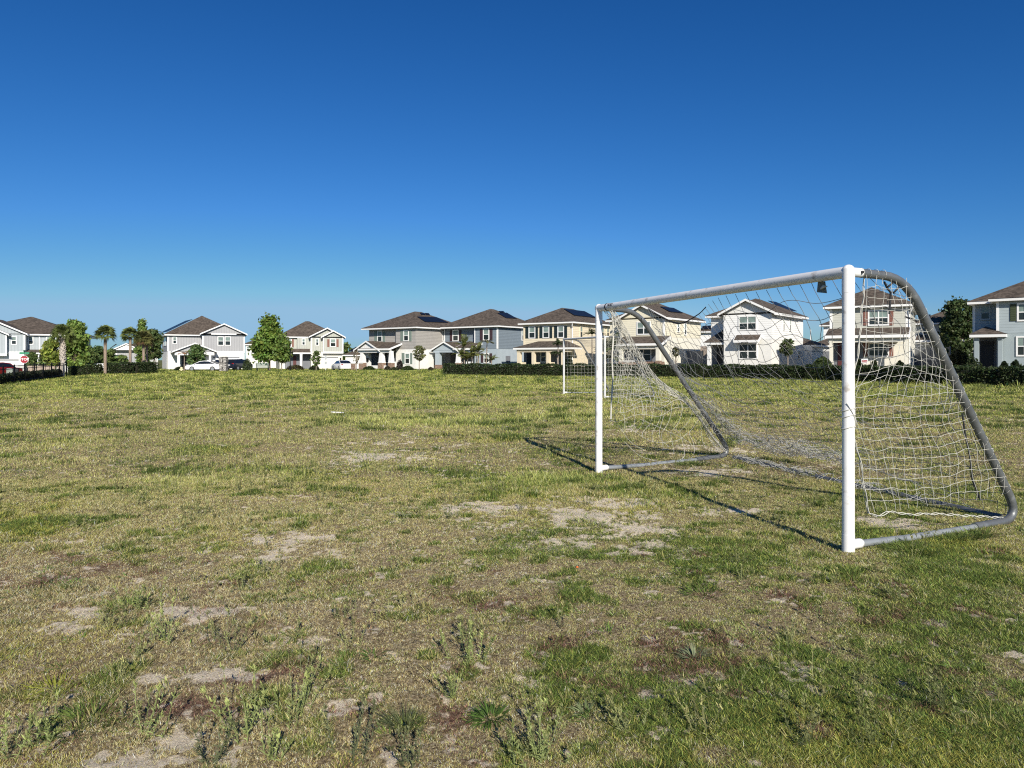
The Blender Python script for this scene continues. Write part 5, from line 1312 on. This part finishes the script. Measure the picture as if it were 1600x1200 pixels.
RED = ell([(120, 885, 110, 26, .75), (60, 1005, 120, 30, .8), (240, 1000, 100, 26, .75), (420, 985, 120, 26, .7), (300, 1105, 120, 26, .8), (100, 1165, 120, 24, .85), (430, 1065, 100, 24, .7), (700, 1120, 80, 20, .6), (780, 950, 120, 22, .6), (1180, 930, 80, 18, .6), (560, 960, 90, 18, .6), (380, 930, 80, 16, .5), (850, 1000, 110, 32, 1.0), (990, 1015, 80, 32, 1.1), (900, 1060, 70, 20, .7), (560, 1125, 70, 30, .7), (530, 1185, 70, 16, 1.), (40, 1190, 60, 14, .8), (1130, 985, 80, 26, .9), (480, 1010, 90, 20, .5), (330, 1010, 60, 16, .7), (1310, 640, 10, 3, .0), (80, 880, 60, 14, .6), (160, 1010, 60, 10, .5), (700, 1000, 30, 20, .5), (1350, 960, 60, 14, .4), (1330, 730, 80, 6, .4), (1180, 690, 60, 8, .3)])
TALL = ell([(640, 655, 170, 11, 1), (880, 650, 140, 9, .8), (850, 748, 70, 11, .9), (300, 748, 100, 12, .7), (460, 742, 60, 9, .7), (130, 690, 80, 10, .5), (760, 634, 200, 6, .6), (1300, 612, 260, 6, .8), (1060, 660, 120, 8, .5), (60, 665, 70, 8, .6)])
def patches(x, y, lst, sd):
    w = 1+.9*(fbm(x*3.1, y*3.1, sd, 3)-.5)*2; m = np.zeros_like(x)
    for cx, cy, a, b, st in lst:
        dd = ((x-cx)/a)**2+((y-cy)/b)**2; m = np.maximum(m, st*np.exp(-dd*.8*np.clip(w, .3, 2)))
    return m
def masks(x, y):
    """sand, green, red-brown, yellow: how the field is worn and overgrown (0..1)"""
    fine = fbm(x*7, y*7, 61, 4); mid = fbm(x*1.3, y*1.3, 62, 4); big = fbm(x*.32, y*.32, 63, 3)
    sand = np.clip((patches(x, y, SAND, 64)*1.3+(fine-.5)*2.8+(fbm(x*30, y*30, 69, 3)-.5)*1.9-.45)*1.5, 0, 1)
    sand = np.maximum(sand, np.clip((mid-.70)*7+(fine-.5)*2, 0, 1)*np.clip((22-y)/10, 0, 1)*.45)
    tf = sstep((y-5)/12); spk = fbm(x*5, y*5, 74, 3)*(1-tf)+fbm(x*1.7, y*1.7, 75, 3)*tf
    green = np.clip(patches(x, y, GREEN, 65)*1.15+(mid-.5)*2.0+(fine-.5)*1.5+(big-.5)*1.2+np.clip((spk-.60)*6, 0, .9)+.02, 0, 1)
    green = np.clip(green+.22*sstep((x-.9)/2.2)*sstep((9-y)/4)-.22*sstep((.7-x)/1.5)*sstep((6.5-y)/3), 0, 1)
    lawn = sstep((y-79)/3); green = np.maximum(green, lawn*(.55+.4*mid))
    red = np.clip(patches(x, y, RED, 66)*0.8+(fine-.5)*1.8+(fbm(x*4.2+9, y*4.2, 67, 3)-.53)*2.6*np.clip((9-y)/4, 0, 1)-.42, 0, 1)*1.2*(1-lawn)
    yel = np.clip((fbm(x*.9+31, y*.9, 68, 4)-.55)*4, 0, 1)
    return np.clip(sand*(1-lawn), 0, 1), green, np.clip(red, 0, 1), yel, np.clip((spk-.60)*9, 0, 1)*np.clip((y-3)/8, .3, 1)

ys = np.concatenate([[-60, -30, -14, -6, -2, 0, .8], np.geomspace(1.4, 16, 430), np.geomspace(16.2, 170, 200), [200, 260, 350, 500, 800, 1400, 2600]])
xs = np.linspace(-1, 1, 760); xs = np.sign(xs)*(.55*np.abs(xs)+.45*np.abs(xs)**3)
YY, SS = np.meshgrid(ys, xs, indexing='ij'); XX = SS*(np.maximum(np.abs(YY), 2)*1.35+4)
ZZ = gz(XX, YY)+(fbm(XX*1.1, YY*1.1, 71, 3)-.5)*.05*np.clip(YY/3, .3, 1)*np.clip((60-YY)/30, 0, 1)
near = np.clip((14-YY)/6, 0, 1); ZZ = ZZ+near*((fbm(XX*9, YY*9, 72, 3)-.5)*.022+(fbm(XX*27, YY*27, 73, 2)-.5)*.012)
def ground_z(x, y):
    z = gz(x, y)+(fbm(x*1.1, y*1.1, 71, 3)-.5)*.05*np.clip(y/3, .3, 1)*np.clip((60-y)/30, 0, 1)
    return z+np.clip((14-y)/6, 0, 1)*((fbm(x*9, y*9, 72, 3)-.5)*.022)
ny, nx = YY.shape
ii, jj = np.meshgrid(np.arange(ny-1), np.arange(nx-1), indexing='ij')
q = np.stack([ii*nx+jj, ii*nx+jj+1, (ii+1)*nx+jj+1, (ii+1)*nx+jj], -1).reshape(-1, 4)
sa, gn, rd, yl, sk = masks(XX.ravel(), YY.ravel())
# ground material: thatch, soil and sand mixed by how the field is worn
m, nt, b = new_mat('field_soil'); L = nt.links
at_ = N(nt, 'ShaderNodeAttribute', attribute_name='tint'); sp_ = N(nt, 'ShaderNodeSeparateColor'); L.new(at_.outputs['Color'], sp_.inputs[0])
tc = N(nt, 'ShaderNodeTexCoord')
def noise(sc, det=6, ro=.6):
    n = N(nt, 'ShaderNodeTexNoise'); n.inputs['Scale'].default_value = sc; n.inputs['Detail'].default_value = det; n.inputs['Roughness'].default_value = ro
    L.new(tc.outputs['Object'], n.inputs['Vector']); return n.outputs['Fac']
def ramp(fac, *st):
    r = N(nt, 'ShaderNodeValToRGB'); L.new(fac, r.inputs[0]); e = r.color_ramp.elements
    while len(e) < len(st): e.new(.5)
    for k, (p_, c_) in enumerate(st): e[k].position = p_; e[k].color = (*c_, 1)
    return r.outputs[0]
def mixc(fac, a, c):
    x = N(nt, 'ShaderNodeMix', data_type='RGBA'); L.new(fac, x.inputs[0]); L.new(a, x.inputs[6]); L.new(c, x.inputs[7]); return x.outputs[2]
f1 = noise(70, 8, .8); f2 = noise(9, 6)
th = ramp(f1, (.36, (.035, .024, .014)), (.455, (.17, .125, .07)), (.54, (.42, .33, .19)), (.63, (.66, .55, .36)))
gc = ramp(f1, (.30, (.035, .042, .012)), (.5, (.11, .125, .036)), (.72, (.24, .24, .085)))
rc = ramp(f1, (.34, (.05, .028, .02)), (.5, (.16, .095, .066)), (.64, (.36, .27, .18)))
sc_ = ramp(f1, (.33, (.42, .31, .20)), (.42, (.74, .61, .44)), (.53, (.93, .81, .62)))
def ragged(fac, sc, amt, lo, hi):
    n_ = noise(sc, 5, .65); a_ = N(nt, 'ShaderNodeMath', operation='MULTIPLY_ADD'); L.new(n_, a_.inputs[0]); a_.inputs[1].default_value = amt; a_.inputs[2].default_value = -.5*amt
    s_ = N(nt, 'ShaderNodeMath', operation='ADD'); L.new(a_.outputs[0], s_.inputs[0]); L.new(fac, s_.inputs[1])
    r_ = N(nt, 'ShaderNodeMapRange', interpolation_type='SMOOTHSTEP'); r_.inputs[1].default_value = lo; r_.inputs[2].default_value = hi; L.new(s_.outputs[0], r_.inputs[0]); return r_.outputs[0]
c = mixc(ragged(sp_.outputs[1], 26, 1.6, .25, .75), th, gc); c = mixc(ragged(sp_.outputs[2], 34, 2.8, .45, 1.3), c, rc); c = mixc(ragged(sp_.outputs[0], 30, 2.2, .12, .75), c, sc_)
L.new(c, b.inputs['Base Color']); b.inputs['Roughness'].default_value = .95; b.inputs['Specular IOR Level'].default_value = .1
bp = N(nt, 'ShaderNodeBump'); bp.inputs['Strength'].default_value = 1; bp.inputs['Distance'].default_value = .026
L.new(f1, bp.inputs['Height']); L.new(bp.outputs['Normal'], b.inputs['Normal'])
go_ = np_mesh('ground', np.stack([XX, YY, ZZ], -1).reshape(-1, 3), q, 4, 'field_soil', np.stack([sa, gn, rd], 1), smooth=True); tag(go_, kind='structure')

# ---------------------------------------------------------------- grass: short matted blades
DRY, OLV, GRN, RDB, YEL = map(np.array, ((.47, .40, .18), (.325, .35, .075), (.115, .17, .036), (.165, .092, .066), (.36, .33, .07)))
def blades(n, y0, y1, seed):
    rg = np.random.default_rng(seed)
    y = np.exp(rg.uniform(math.log(y0), math.log(y1), n)); x = rg.uniform(-1, 1, n)*(y*.82+2.0)
    sa, gn, rd, yl, sk = masks(x, y)
    worn = np.clip((7-y)/3, 0, 1)*np.clip(fbm(x*1.7+3, y*1.7, 83, 3)*1.6-.35, 0, 1)*np.clip(1.2-gn*1.6, 0, 1)
    keep = rg.random(n) > np.clip(np.maximum(sa*.97-.04, worn*.5), 0, .9); x, y, sa, gn, rd, yl, sk = (v[keep] for v in (x, y, sa, gn, rd, yl, sk)); n = len(x)
    tall = np.clip((fbm(x*.8+5, y*.8, 81, 3)-.45)*4, 0, 1.4)
    u = rg.random(n); far = np.clip((y-7)/22, 0, 1); wl = sstep((1.0-x)/1.6)*sstep((7.5-y)/3)
    pick_g = u < np.clip(gn*.85+.22-.15*wl+.55*far, 0, .95)
    base = np.where(pick_g[:, None], np.where((rg.random(n) < (.40+.4*gn)*(1-.5*far))[:, None], GRN*(.85+.25*far[:, None]), OLV), (DRY+wl[:, None]*np.array((.045, .01, .02)))*(.75+.5*rg.random(n)[:, None]))
    base = np.where(((rg.random(n) < rd*.9))[:, None], RDB*(.6+.9*rg.random(n)[:, None]), base)
    base = np.where((rg.random(n) < yl*.35)[:, None], YEL, base)
    tl_ = np.clip(patches(x, y, TALL, 82)*1.3-.25, 0, 1)
    base = np.where((rg.random(n) < tl_*.7)[:, None], np.array((.37, .40, .12))*(.8+.5*rg.random(n)[:, None]), base)
    base = np.where((rg.random(n) < sk*.85)[:, None], GRN*.55, base)
    base = base*np.exp(rg.normal(.19, .45+.17*np.clip((8-y)/3, 0, 1))[:, None])
    w = np.maximum(.0009+.0010*rg.random(n), .00042*y)
    h = (.003+.009*rg.random(n)+.013*gn*rg.random(n)+.014*tall*rg.random(n)*np.clip(y/5, .4, 1))*(1+y/13.)
    h = np.minimum(h, .10+.03*tall)*(1+.9*sk)+.07*tl_*rg.random(n)**1.5
    an = rg.random(n)*2*math.pi; nr_ = np.clip((8-y)/3, 0, 1)*(1-.3*np.clip(gn*1.3, 0, 1))*(1-.5*np.clip(sk, 0, 1))
    h = h*(1-.5*nr_); ln_ = (.5+1.1*rg.random(n))*np.where(h < .03, 1.3, .7)*(1+.5*nr_)
    z = ground_z(x, y)
    wa = an+math.pi/2+rg.normal(0, .5, n)
    dx, dy = np.cos(wa)*w, np.sin(wa)*w; tx, ty = np.cos(an)*h*ln_, np.sin(an)*h*ln_
    z0 = z-.004
    co = np.stack([np.stack([x-dx, y-dy, z0], 1), np.stack([x+dx, y+dy, z0], 1), np.stack([x+tx, y+ty, z+h], 1)], 1).reshape(-1, 3)
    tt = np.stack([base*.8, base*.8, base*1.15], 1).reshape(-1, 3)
    return co, tt
NB = 2250000
c1, t1 = blades(NB, 1.5, 120, 21); c2, t2 = blades(2200000, 1.3, 8.5, 22)
co = np.vstack([c1, c2]); tt = np.clip(np.vstack([t1, t2]), .004, .8)
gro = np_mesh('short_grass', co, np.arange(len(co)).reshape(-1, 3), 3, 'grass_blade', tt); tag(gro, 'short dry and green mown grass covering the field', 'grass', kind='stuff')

# ---------------------------------------------------------------- weeds
def ribbon(p0, dirn, L_, w, droop, col, nseg=4, rg=rng):
    """curved pointed blade"""
    p = np.array(p0, float); v = np.array(dirn, float); v /= np.linalg.norm(v); s = np.cross(v, [0, 0, 1.]); s = s/(np.linalg.norm(s)+1e-6)
    if rg.random() < .5: s = s*.8+np.cross(s, v)*.5
    co = []; tn = []
    for i in range(nseg+1):
        ww = w*(1-(i/nseg)**1.6)*(.6+.4*min(1, i)) if i < nseg else 0
        co += [p-s*ww, p+s*ww]; tn += [col*(.85+.25*i/nseg)]*2
        p = p+v*L_/nseg; v = v+np.array([0, 0, -droop/nseg]); v /= np.linalg.norm(v)
    fs = [[2*i, 2*i+1, 2*i+3, 2*i+2] for i in range(nseg)]
    return co, tn, fs
class Arr:
    def __init__(s): s.c = []; s.t = []; s.f = []
    def add(s, co, tn, fs):
        n = len(s.c); s.c += list(co); s.t += list(tn); s.f += [[i+n for i in f] for f in fs]
    def build(s, name, loc=None):
        c = np.array(s.c, float)
        if loc is not None: c = c-np.array(loc)
        o = np_mesh(name, c, np.array(s.f), 4, 'grass_blade', np.clip(np.array(s.t), .004, .8))
        if loc is not None: o.location = loc
        return o
def tuft(A, x, y, r, n, hgt, col, w=.004, rg=rng, spread=1.0, droop=.9):
    z = float(ground_z(np.array([x]), np.array([y]))[0])
    for k in range(n):
        a = rg.random()*6.283; q = r*math.sqrt(rg.random()); el = 1.35-spread*(.25+.75*rg.random())*(.4+.6*q/r)
        d = (math.cos(a)*math.cos(el), math.sin(a)*math.cos(el), math.sin(el))
        A.add(*ribbon((x+math.cos(a)*q*.8, y+math.sin(a)*q*.8, z-.004), d, hgt*(.6+.6*rg.random()), w*(.7+.6*rg.random()), droop*(.5+rg.random()), np.array(col)*math.exp(rg.normal(0, .25)), 4, rg))
def stalk(A, x, y, hgt, lean, az, col, leafn=26, leafl=.024, rg=rng, w=.0016, head=True):
    """upright leafy stalk ending in a small seed head"""
    z = float(ground_z(np.array([x]), np.array([y]))[0]); p = np.array([x, y, z-.005]); v = np.array([math.cos(az)*lean, math.sin(az)*lean, 1.]); v /= np.linalg.norm(v)
    pts = [p]
    for i in range(6): p = p+v*hgt/6; v = v+rg.normal(0, .07, 3)*np.array([1, 1, .2]); v /= np.linalg.norm(v); pts.append(p)
    pts = np.array(pts); c = np.array(col)*math.exp(rg.normal(0, .15))
    for s in (np.array([1., 0, 0]), np.array([0, 1., 0])):
        co = []
        for i, q in enumerate(pts): ww = w*(1-.5*i/6); co += [q-s*ww, q+s*ww]
        A.add(co, [c*.9]*len(co), [[2*i, 2*i+1, 2*i+3, 2*i+2] for i in range(6)])
    for k in range(leafn):
        t = (k+.5)/leafn; i = min(5, int(t*6)); q = pts[i]+(pts[i+1]-pts[i])*(t*6-i); a = k*2.4+rg.random(); el = .35+.5*t
        A.add(*ribbon(q, (math.cos(a)*math.cos(el), math.sin(a)*math.cos(el), math.sin(el)), leafl*(1.25-.7*t)*(.7+.6*rg.random()), leafl*.17, .6, c*(.8+.5*rg.random()), 2, rg))
    if head:
        for k in range(9):
            a = rg.random()*6.28; A.add(*ribbon(pts[-1]+rg.normal(0, .004, 3), (math.cos(a)*.6, math.sin(a)*.6, .7), .014+.012*rg.random(), .004, .2, c*np.array([1.1, 1.05, .95])*(.8+.5*rg.random()), 2, rg))
def weed(A, x, y, n, hgt, col=(.17, .19, .085), rg=rng, spread=.07, leafn=17, leafl=.022, w=.0017):
    for k in range(n):
        a = rg.random()*6.28; q = spread*rg.random()
        stalk(A, x+math.cos(a)*q, y+math.sin(a)*q, hgt*(.55+.6*rg.random()), .15+.45*rg.random(), a, col, leafn, leafl, rg, w)
GW = (.31, .365, .135); GT = (.13, .185, .04); GY = (.27, .29, .045); GD = (.08, .125, .033)
PG = 'single weeds and tufts in the foreground grass'
def plant(label, px, py, fn, name='weed', cat='weed', group=PG):
    x, y = gp(px, py); z = float(ground_z(np.array([x]), np.array([y]))[0]); A = Arr(); fn(A, x, y); o = A.build(name, (x, y, z)); tag(o, label, cat, group); return o
rg1 = np.random.default_rng(77)
plant('spiky dark green fine bladed grass tuft beside the reddish patch at the bottom', 632, 1132, lambda A, x, y: tuft(A, x, y, .05, 190, .13, (.13, .155, .065), .0013, rg1, 1.5, .6), 'grass_tuft', 'grass tuft')
plant('lush broad bladed green grass tuft right of the spiky one', 768, 1122, lambda A, x, y: tuft(A, x, y, .07, 170, .075, (.085, .15, .03), .0030, rg1, 1.4, 1.3), 'grass_tuft', 'grass tuft')
plant('leaning clump of grey green stalks casting a long shadow, above the lush tuft', 733, 1030, lambda A, x, y: weed(A, x, y, 13, 0.175, GW, rg1, .10))
plant('small upright weed between the leaning stalks and the lush tuft', 708, 1088, lambda A, x, y: weed(A, x, y, 7, 0.144, GW, rg1, .05))
plant('tall weed with spreading leafy stalks at the bottom edge right of centre', 842, 1185, lambda A, x, y: weed(A, x, y, 14, 0.166, GW, rg1, .10))
plant('tall dark tipped weed at the bottom edge left of the spiky tuft', 548, 1180, lambda A, x, y: weed(A, x, y, 8, 0.196, (.15, .17, .085), rg1, .07))
plant('short stout weed cut by the bottom edge below the spiky tuft', 632, 1196, lambda A, x, y: weed(A, x, y, 7, 0.134, (.15, .17, .08), rg1, .05))
plant('big branching weed left of the bottom centre, tallest in its group', 380, 1150, lambda A, x, y: weed(A, x, y, 13, 0.206, GW, rg1, .09))
plant('broad bushy weed right of the tallest branching one', 455, 1118, lambda A, x, y: weed(A, x, y, 14, 0.155, GW, rg1, .11))
plant('thin pale weed above the bottom edge near the bare sand spot', 225, 1150, lambda A, x, y: weed(A, x, y, 7, 0.175, GW, rg1, .08))
plant('small dark weed at the bottom edge left of centre', 328, 1196, lambda A, x, y: weed(A, x, y, 7, 0.144, (.14, .16, .08), rg1, .05))
plant('small upright weed at the bottom edge by the tall branching weed', 425, 1190, lambda A, x, y: weed(A, x, y, 7, 0.134, GW, rg1, .05))
plant('yellow green grass tuft near the lower left corner', 88, 1078, lambda A, x, y: tuft(A, x, y, .15, 320, .06, GY, .0026, rg1, 1.5, 1.5), 'grass_tuft', 'grass tuft')
plant('large mixed green grass tuft with weeds in the lower left', 140, 1125, lambda A, x, y: (tuft(A, x, y, .19, 420, .065, GT, .0026, rg1, 1.5, 1.5), weed(A, x-.08, y-.1, 7, 0.103, GW, rg1, .09)), 'grass_tuft', 'grass tuft')
plant('leafy weed in the lower left corner', 18, 1185, lambda A, x, y: weed(A, x, y, 11, 0.134, GW, rg1, .11))
plant('pale green flat rosette right of the lush tuft', 915, 1112, lambda A, x, y: tuft(A, x, y, .045, 60, .06, (.18, .22, .10), .0035, rg1, 1.5, 1.1), 'rosette_weed', 'weed')
plant('grey green leafy weed in the dry patch right of centre', 1086, 1032, lambda A, x, y: (tuft(A, x, y, .07, 120, .07, (.20, .23, .125), .003, rg1, 1.3, 1.0),), 'leafy_weed', 'weed')
plant('leafy yellow green weed near the bottom right', 1370, 1170, lambda A, x, y: weed(A, x, y, 11, 0.175, (.20, .22, .08), rg1, .10))
plant('sprawling weed with small stalks upper right of the bottom right weed', 1470, 1110, lambda A, x, y: weed(A, x, y, 14, 0.144, (.19, .21, .09), rg1, .17))
plant('weed with dark shadow left of the bottom right weed', 1250, 1165, lambda A, x, y: weed(A, x, y, 7, 0.114, (.17, .19, .08), rg1, .06))
plant('green grass tuft with pale stalks in the left middle distance', 205, 950, lambda A, x, y: (tuft(A, x, y, .17, 260, .07, GT, .0028, rg1, 1.4, 1.4), weed(A, x+.05, y, 11, 0.144, GW, rg1, .15)), 'grass_tuft', 'grass tuft')
plant('upright grey green weed between two bare sand spots at the left', 262, 1005, lambda A, x, y: weed(A, x, y, 10, 0.175, GW, rg1, .08))
plant('thick tuft of long grass at the foot of the near goal post', 1425, 862, lambda A, x, y: tuft(A, x, y, .24, 420, .11, (.14, .19, .045), .0032, rg1, 1.4, 1.2), 'grass_tuft', 'grass tuft')
plant('dark green grass tuft on the green patch at the bottom right', 1150, 1112, lambda A, x, y: tuft(A, x, y, .22, 420, .05, GD, .0024, rg1, 1.5, 1.4), 'grass_tuft', 'grass tuft')
plant('low spreading green tuft left of the near goal post', 1100, 925, lambda A, x, y: tuft(A, x, y, .17, 240, .07, GT, .003, rg1, 1.4, 1.4), 'grass_tuft', 'grass tuft')
plant('long grass hiding the rear end of the right ground bar', 1512, 842, lambda A, x, y: [tuft(A, x+k*.10-.2, y+.045*k-.09, .10, 110, .11, (.14, .19, .045), .0032, rg1, 1.4, 1.2) for k in range(5)], 'grass_tuft', 'grass tuft')
plant('long grass hiding the rear end of the left ground bar', 1083, 728, lambda A, x, y: [tuft(A, x+k*.12-.12, y+.05*k-.05, .12, 110, .12, (.13, .18, .045), .0035, rg1, 1.3, 1.1) for k in range(3)], 'grass_tuft', 'grass tuft')
plant('bright green strip of grass at the left edge', 62, 822, lambda A, x, y: [tuft(A, x+k*.13-.35, y+.035*k, .15, 130, .075, GT, .003, rg1, 1.5, 1.4) for k in range(6)], 'grass_tuft', 'grass tuft')

A = Arr(); rg2 = np.random.default_rng(99)
def clear(x, y): return True
cnt = 0
cy_ = np.exp(rg2.uniform(math.log(2.6), math.log(48), 16000)); cx_ = rg2.uniform(-1, 1, 16000)*(cy_*.76+.3)
for x, y, k, k2, s_ in zip(cx_, cy_, fbm(cx_*.55, cy_*.55, 91, 3), fbm(cx_*.7+50, cy_*.7, 92, 3), masks(cx_, cy_)[0]):
    if cnt >= 4200: break   # leafy tufts and stalks everywhere, thicker where the field is overgrown
    if rg2.random() < s_*.9 or (y < 6 and rg2.random() < .35): continue
    cnt += 1; far = min(1, y/18); sc = 1+.9*far; wd = max(1, y/7)
    u = rg2.random()
    if u < .34+.5*(k-.5):
        nn = int(rg2.integers(10, 34)*(1-.6*far)); tuft(A, x, y, .04+.10*rg2.random()*sc, int(nn*1.2), (.022+.04*rg2.random())*sc, [(.15, .23, .05), GT, (.12, .20, .045), (.20, .25, .06)][rg2.integers(0, 4)], .0024*wd, rg2, 1.4, 1.3)
    elif u < .80:
        if k2 < .46 or (y < 6 and rg2.random() < .8): continue
        nn = int(rg2.integers(2, 8)); weed(A, x, y, nn, (.06+.08*rg2.random())*(1+.5*far), [(.28, .305, .13), (.33, .33, .145), (.23, .25, .11)][rg2.integers(0, 3)], rg2, .05+.10*rg2.random()*sc, 14 if y < 8 else 5, .020*wd**.5, .0018*wd)
    else:
        tuft(A, x, y, .05*sc, 14, .05*sc, (.34, .31, .12), .0022*wd, rg2, .9, .6)
# pale seed stalk drifts in the left middle distance and before the hedge
for k in range(900):
    if k < 560: px_, py_ = rg2.normal(400, 190), rg2.uniform(625, 770)
    elif k < 800: px_, py_ = rg2.uniform(500, 1150), rg2.uniform(600, 690)
    else: px_, py_ = rg2.uniform(1000, 1600), rg2.uniform(597, 612)
    x, y = gp(px_, py_); wd = max(1, y/7)
    if float(fbm(np.array([x*.9]), np.array([y*.9]), 93, 3)[0]) < .44: continue
    if k >= 800: tuft(A, x, y, .2, 18, .28+.15*rg2.random(), (.28, .31, .09), .004*wd, rg2, .9, .5)
    else:
        for j in range(int(rg2.integers(2, 6))): stalk(A, x+rg2.normal(0, .12), y+rg2.normal(0, .12), .10+.10*rg2.random(), .25*rg2.random(), rg2.random()*6, (.36, .365, .145), 3, .026*wd**.5, rg2, .0017*wd, True)
tag(A.build('field_weeds'), 'scattered grass tufts and pale seed stalks all over the field', 'weeds', kind='stuff')

# litter
mat('paper', (.78, .78, .76), .7, .05, 8); mat('orange_scrap', (.70, .16, .03), .6, .1, 8)
x, y = gp(527, 647); o = MB().box(-.16, .16, -.03, .03, .035, .055).build('white_strip', 'paper', bevel=.006); o.location = (x, y, float(gz(x, y))); o.rotation_euler = (.12, .06, .1); tag(o, 'white strip of litter lying in the grass left of centre', 'litter')
x, y = gp(902, 889); o = MB().ball((0, 0, .012), .009, .008, .008, 7, 5).build('orange_scrap', 'orange_scrap'); o.location = (x, y, float(gz(x, y))); tag(o, 'tiny orange scrap in the grass below the goal shadow', 'litter')

# ---------------------------------------------------------------- streets and paths
def ribbon_road(name, path, w, m, lift):
    P = smooth_path(path, 60); d = np.gradient(P, axis=0); d /= np.linalg.norm(d, axis=1, keepdims=True); n = np.stack([-d[:, 1], d[:, 0]], 1)
    cs = np.linspace(-.5, .5, 7); co = P[:, None, :]+n[:, None, :]*(cs*w)[None, :, None]; co = co.reshape(-1, 2); z = gz(co[:, 0], co[:, 1])+lift
    i, j = np.meshgrid(np.arange(59), np.arange(6), indexing='ij'); q = np.stack([i*7+j, i*7+j+1, (i+1)*7+j+1, (i+1)*7+j], -1).reshape(-1, 4)
    o = np_mesh(name, np.column_stack([co, z]), q, 4, m, None); tag(o, kind='structure')
ribbon_road('street', [(-120, 74), (-72, 86), (-48, 97.5), (-26, 100)], 7, 'asphalt', .03)
ribbon_road('sidewalk', [(-40, 84), (-30, 83.2), (-20, 82.4), (-11, 80.5), (-4, 76.5)], 1.5, 'concrete', .035)
ribbon_road('driveway', [(-45.2, 101), (-47, 112), (-48, 118)], 6, 'driveway_pavers', .04)
ribbon_road('driveway', [(-27, 101.5), (-30, 112), (-33, 122)], 5.5, 'driveway_pavers', .04)

# ================================================================ LIGHT, SKY, CAMERA
SUN_EL, SUN_AZ = 29.0, 165.8
SKY_GAIN, EXPO = .89, .28
w = bpy.data.worlds.new('World'); S.world = w; w.use_nodes = True; nt = w.node_tree
bg = nt.nodes['Background']; sky = nt.nodes.new('ShaderNodeTexSky'); sky.sky_type = 'NISHITA'; sky.sun_disc = False
sky.sun_elevation = R(SUN_EL); sky.sun_rotation = R(SUN_AZ); sky.altitude = 0; sky.air_density = 1.0; sky.dust_density = .3; sky.ozone_density = 3.0
# grade the clear sky to the deep blue of the photograph (per channel gain and gamma)
sc3 = nt.nodes.new('ShaderNodeSeparateColor'); cc3 = nt.nodes.new('ShaderNodeCombineColor'); nt.links.new(sky.outputs[0], sc3.inputs[0])
for k, (gn_, gm_) in enumerate(((.637, 1.87), (.648, 1.285), (.93, 1.15))):
    a_1 = nt.nodes.new('ShaderNodeMath'); a_1.operation = 'MULTIPLY'; a_1.inputs[1].default_value = .10; nt.links.new(sc3.outputs[k], a_1.inputs[0])
    a_2 = nt.nodes.new('ShaderNodeMath'); a_2.operation = 'POWER'; a_2.inputs[1].default_value = gm_; nt.links.new(a_1.outputs[0], a_2.inputs[0])
    a_3 = nt.nodes.new('ShaderNodeMath'); a_3.operation = 'MULTIPLY'; a_3.inputs[1].default_value = gn_*SKY_GAIN/.10; nt.links.new(a_2.outputs[0], a_3.inputs[0])
    a_4 = nt.nodes.new('ShaderNodeMath'); a_4.operation = 'MINIMUM'; a_4.inputs[1].default_value = (2.4, 4.2, 6.0)[k]; nt.links.new(a_3.outputs[0], a_4.inputs[0])
    nt.links.new(a_4.outputs[0], cc3.inputs[k])
nt.links.new(cc3.outputs[0], bg.inputs[0]); bg.inputs[1].default_value = .10
sl = bpy.data.lights.new('Sun', 'SUN'); sl.energy = 5.0; sl.angle = R(.53); sl.color = (1, .93, .82)
so = bpy.data.objects.new('Sun', sl); COL.objects.link(so)
dv_ = Vector((math.sin(R(SUN_AZ))*math.cos(R(SUN_EL)), math.cos(R(SUN_AZ))*math.cos(R(SUN_EL)), math.sin(R(SUN_EL))))
so.rotation_euler = dv_.to_track_quat('Z', 'Y').to_euler(); so.location = dv_*60
cam = bpy.data.cameras.new('Camera'); cam.sensor_width = 36; cam.lens = 36*F/1600; cam.shift_y = -(600-HY)/1600
cam.clip_end = 6000; cam.clip_start = .05
co_ = bpy.data.objects.new('Camera', cam); COL.objects.link(co_); co_.location = (0, 0, CH); co_.rotation_euler = (R(90), 0, 0); S.camera = co_
S.view_settings.view_transform = 'Standard'; S.view_settings.look = 'None'; S.view_settings.gamma = 1; S.view_settings.exposure = EXPO
S.render.resolution_x = 1024; S.render.resolution_y = 768
S.cycles.filter_width = 1.15; S.cycles.use_denoising = False; S.cycles.use_adaptive_sampling = False; S.cycles.max_bounces = 6; S.cycles.transparent_max_bounces = 4
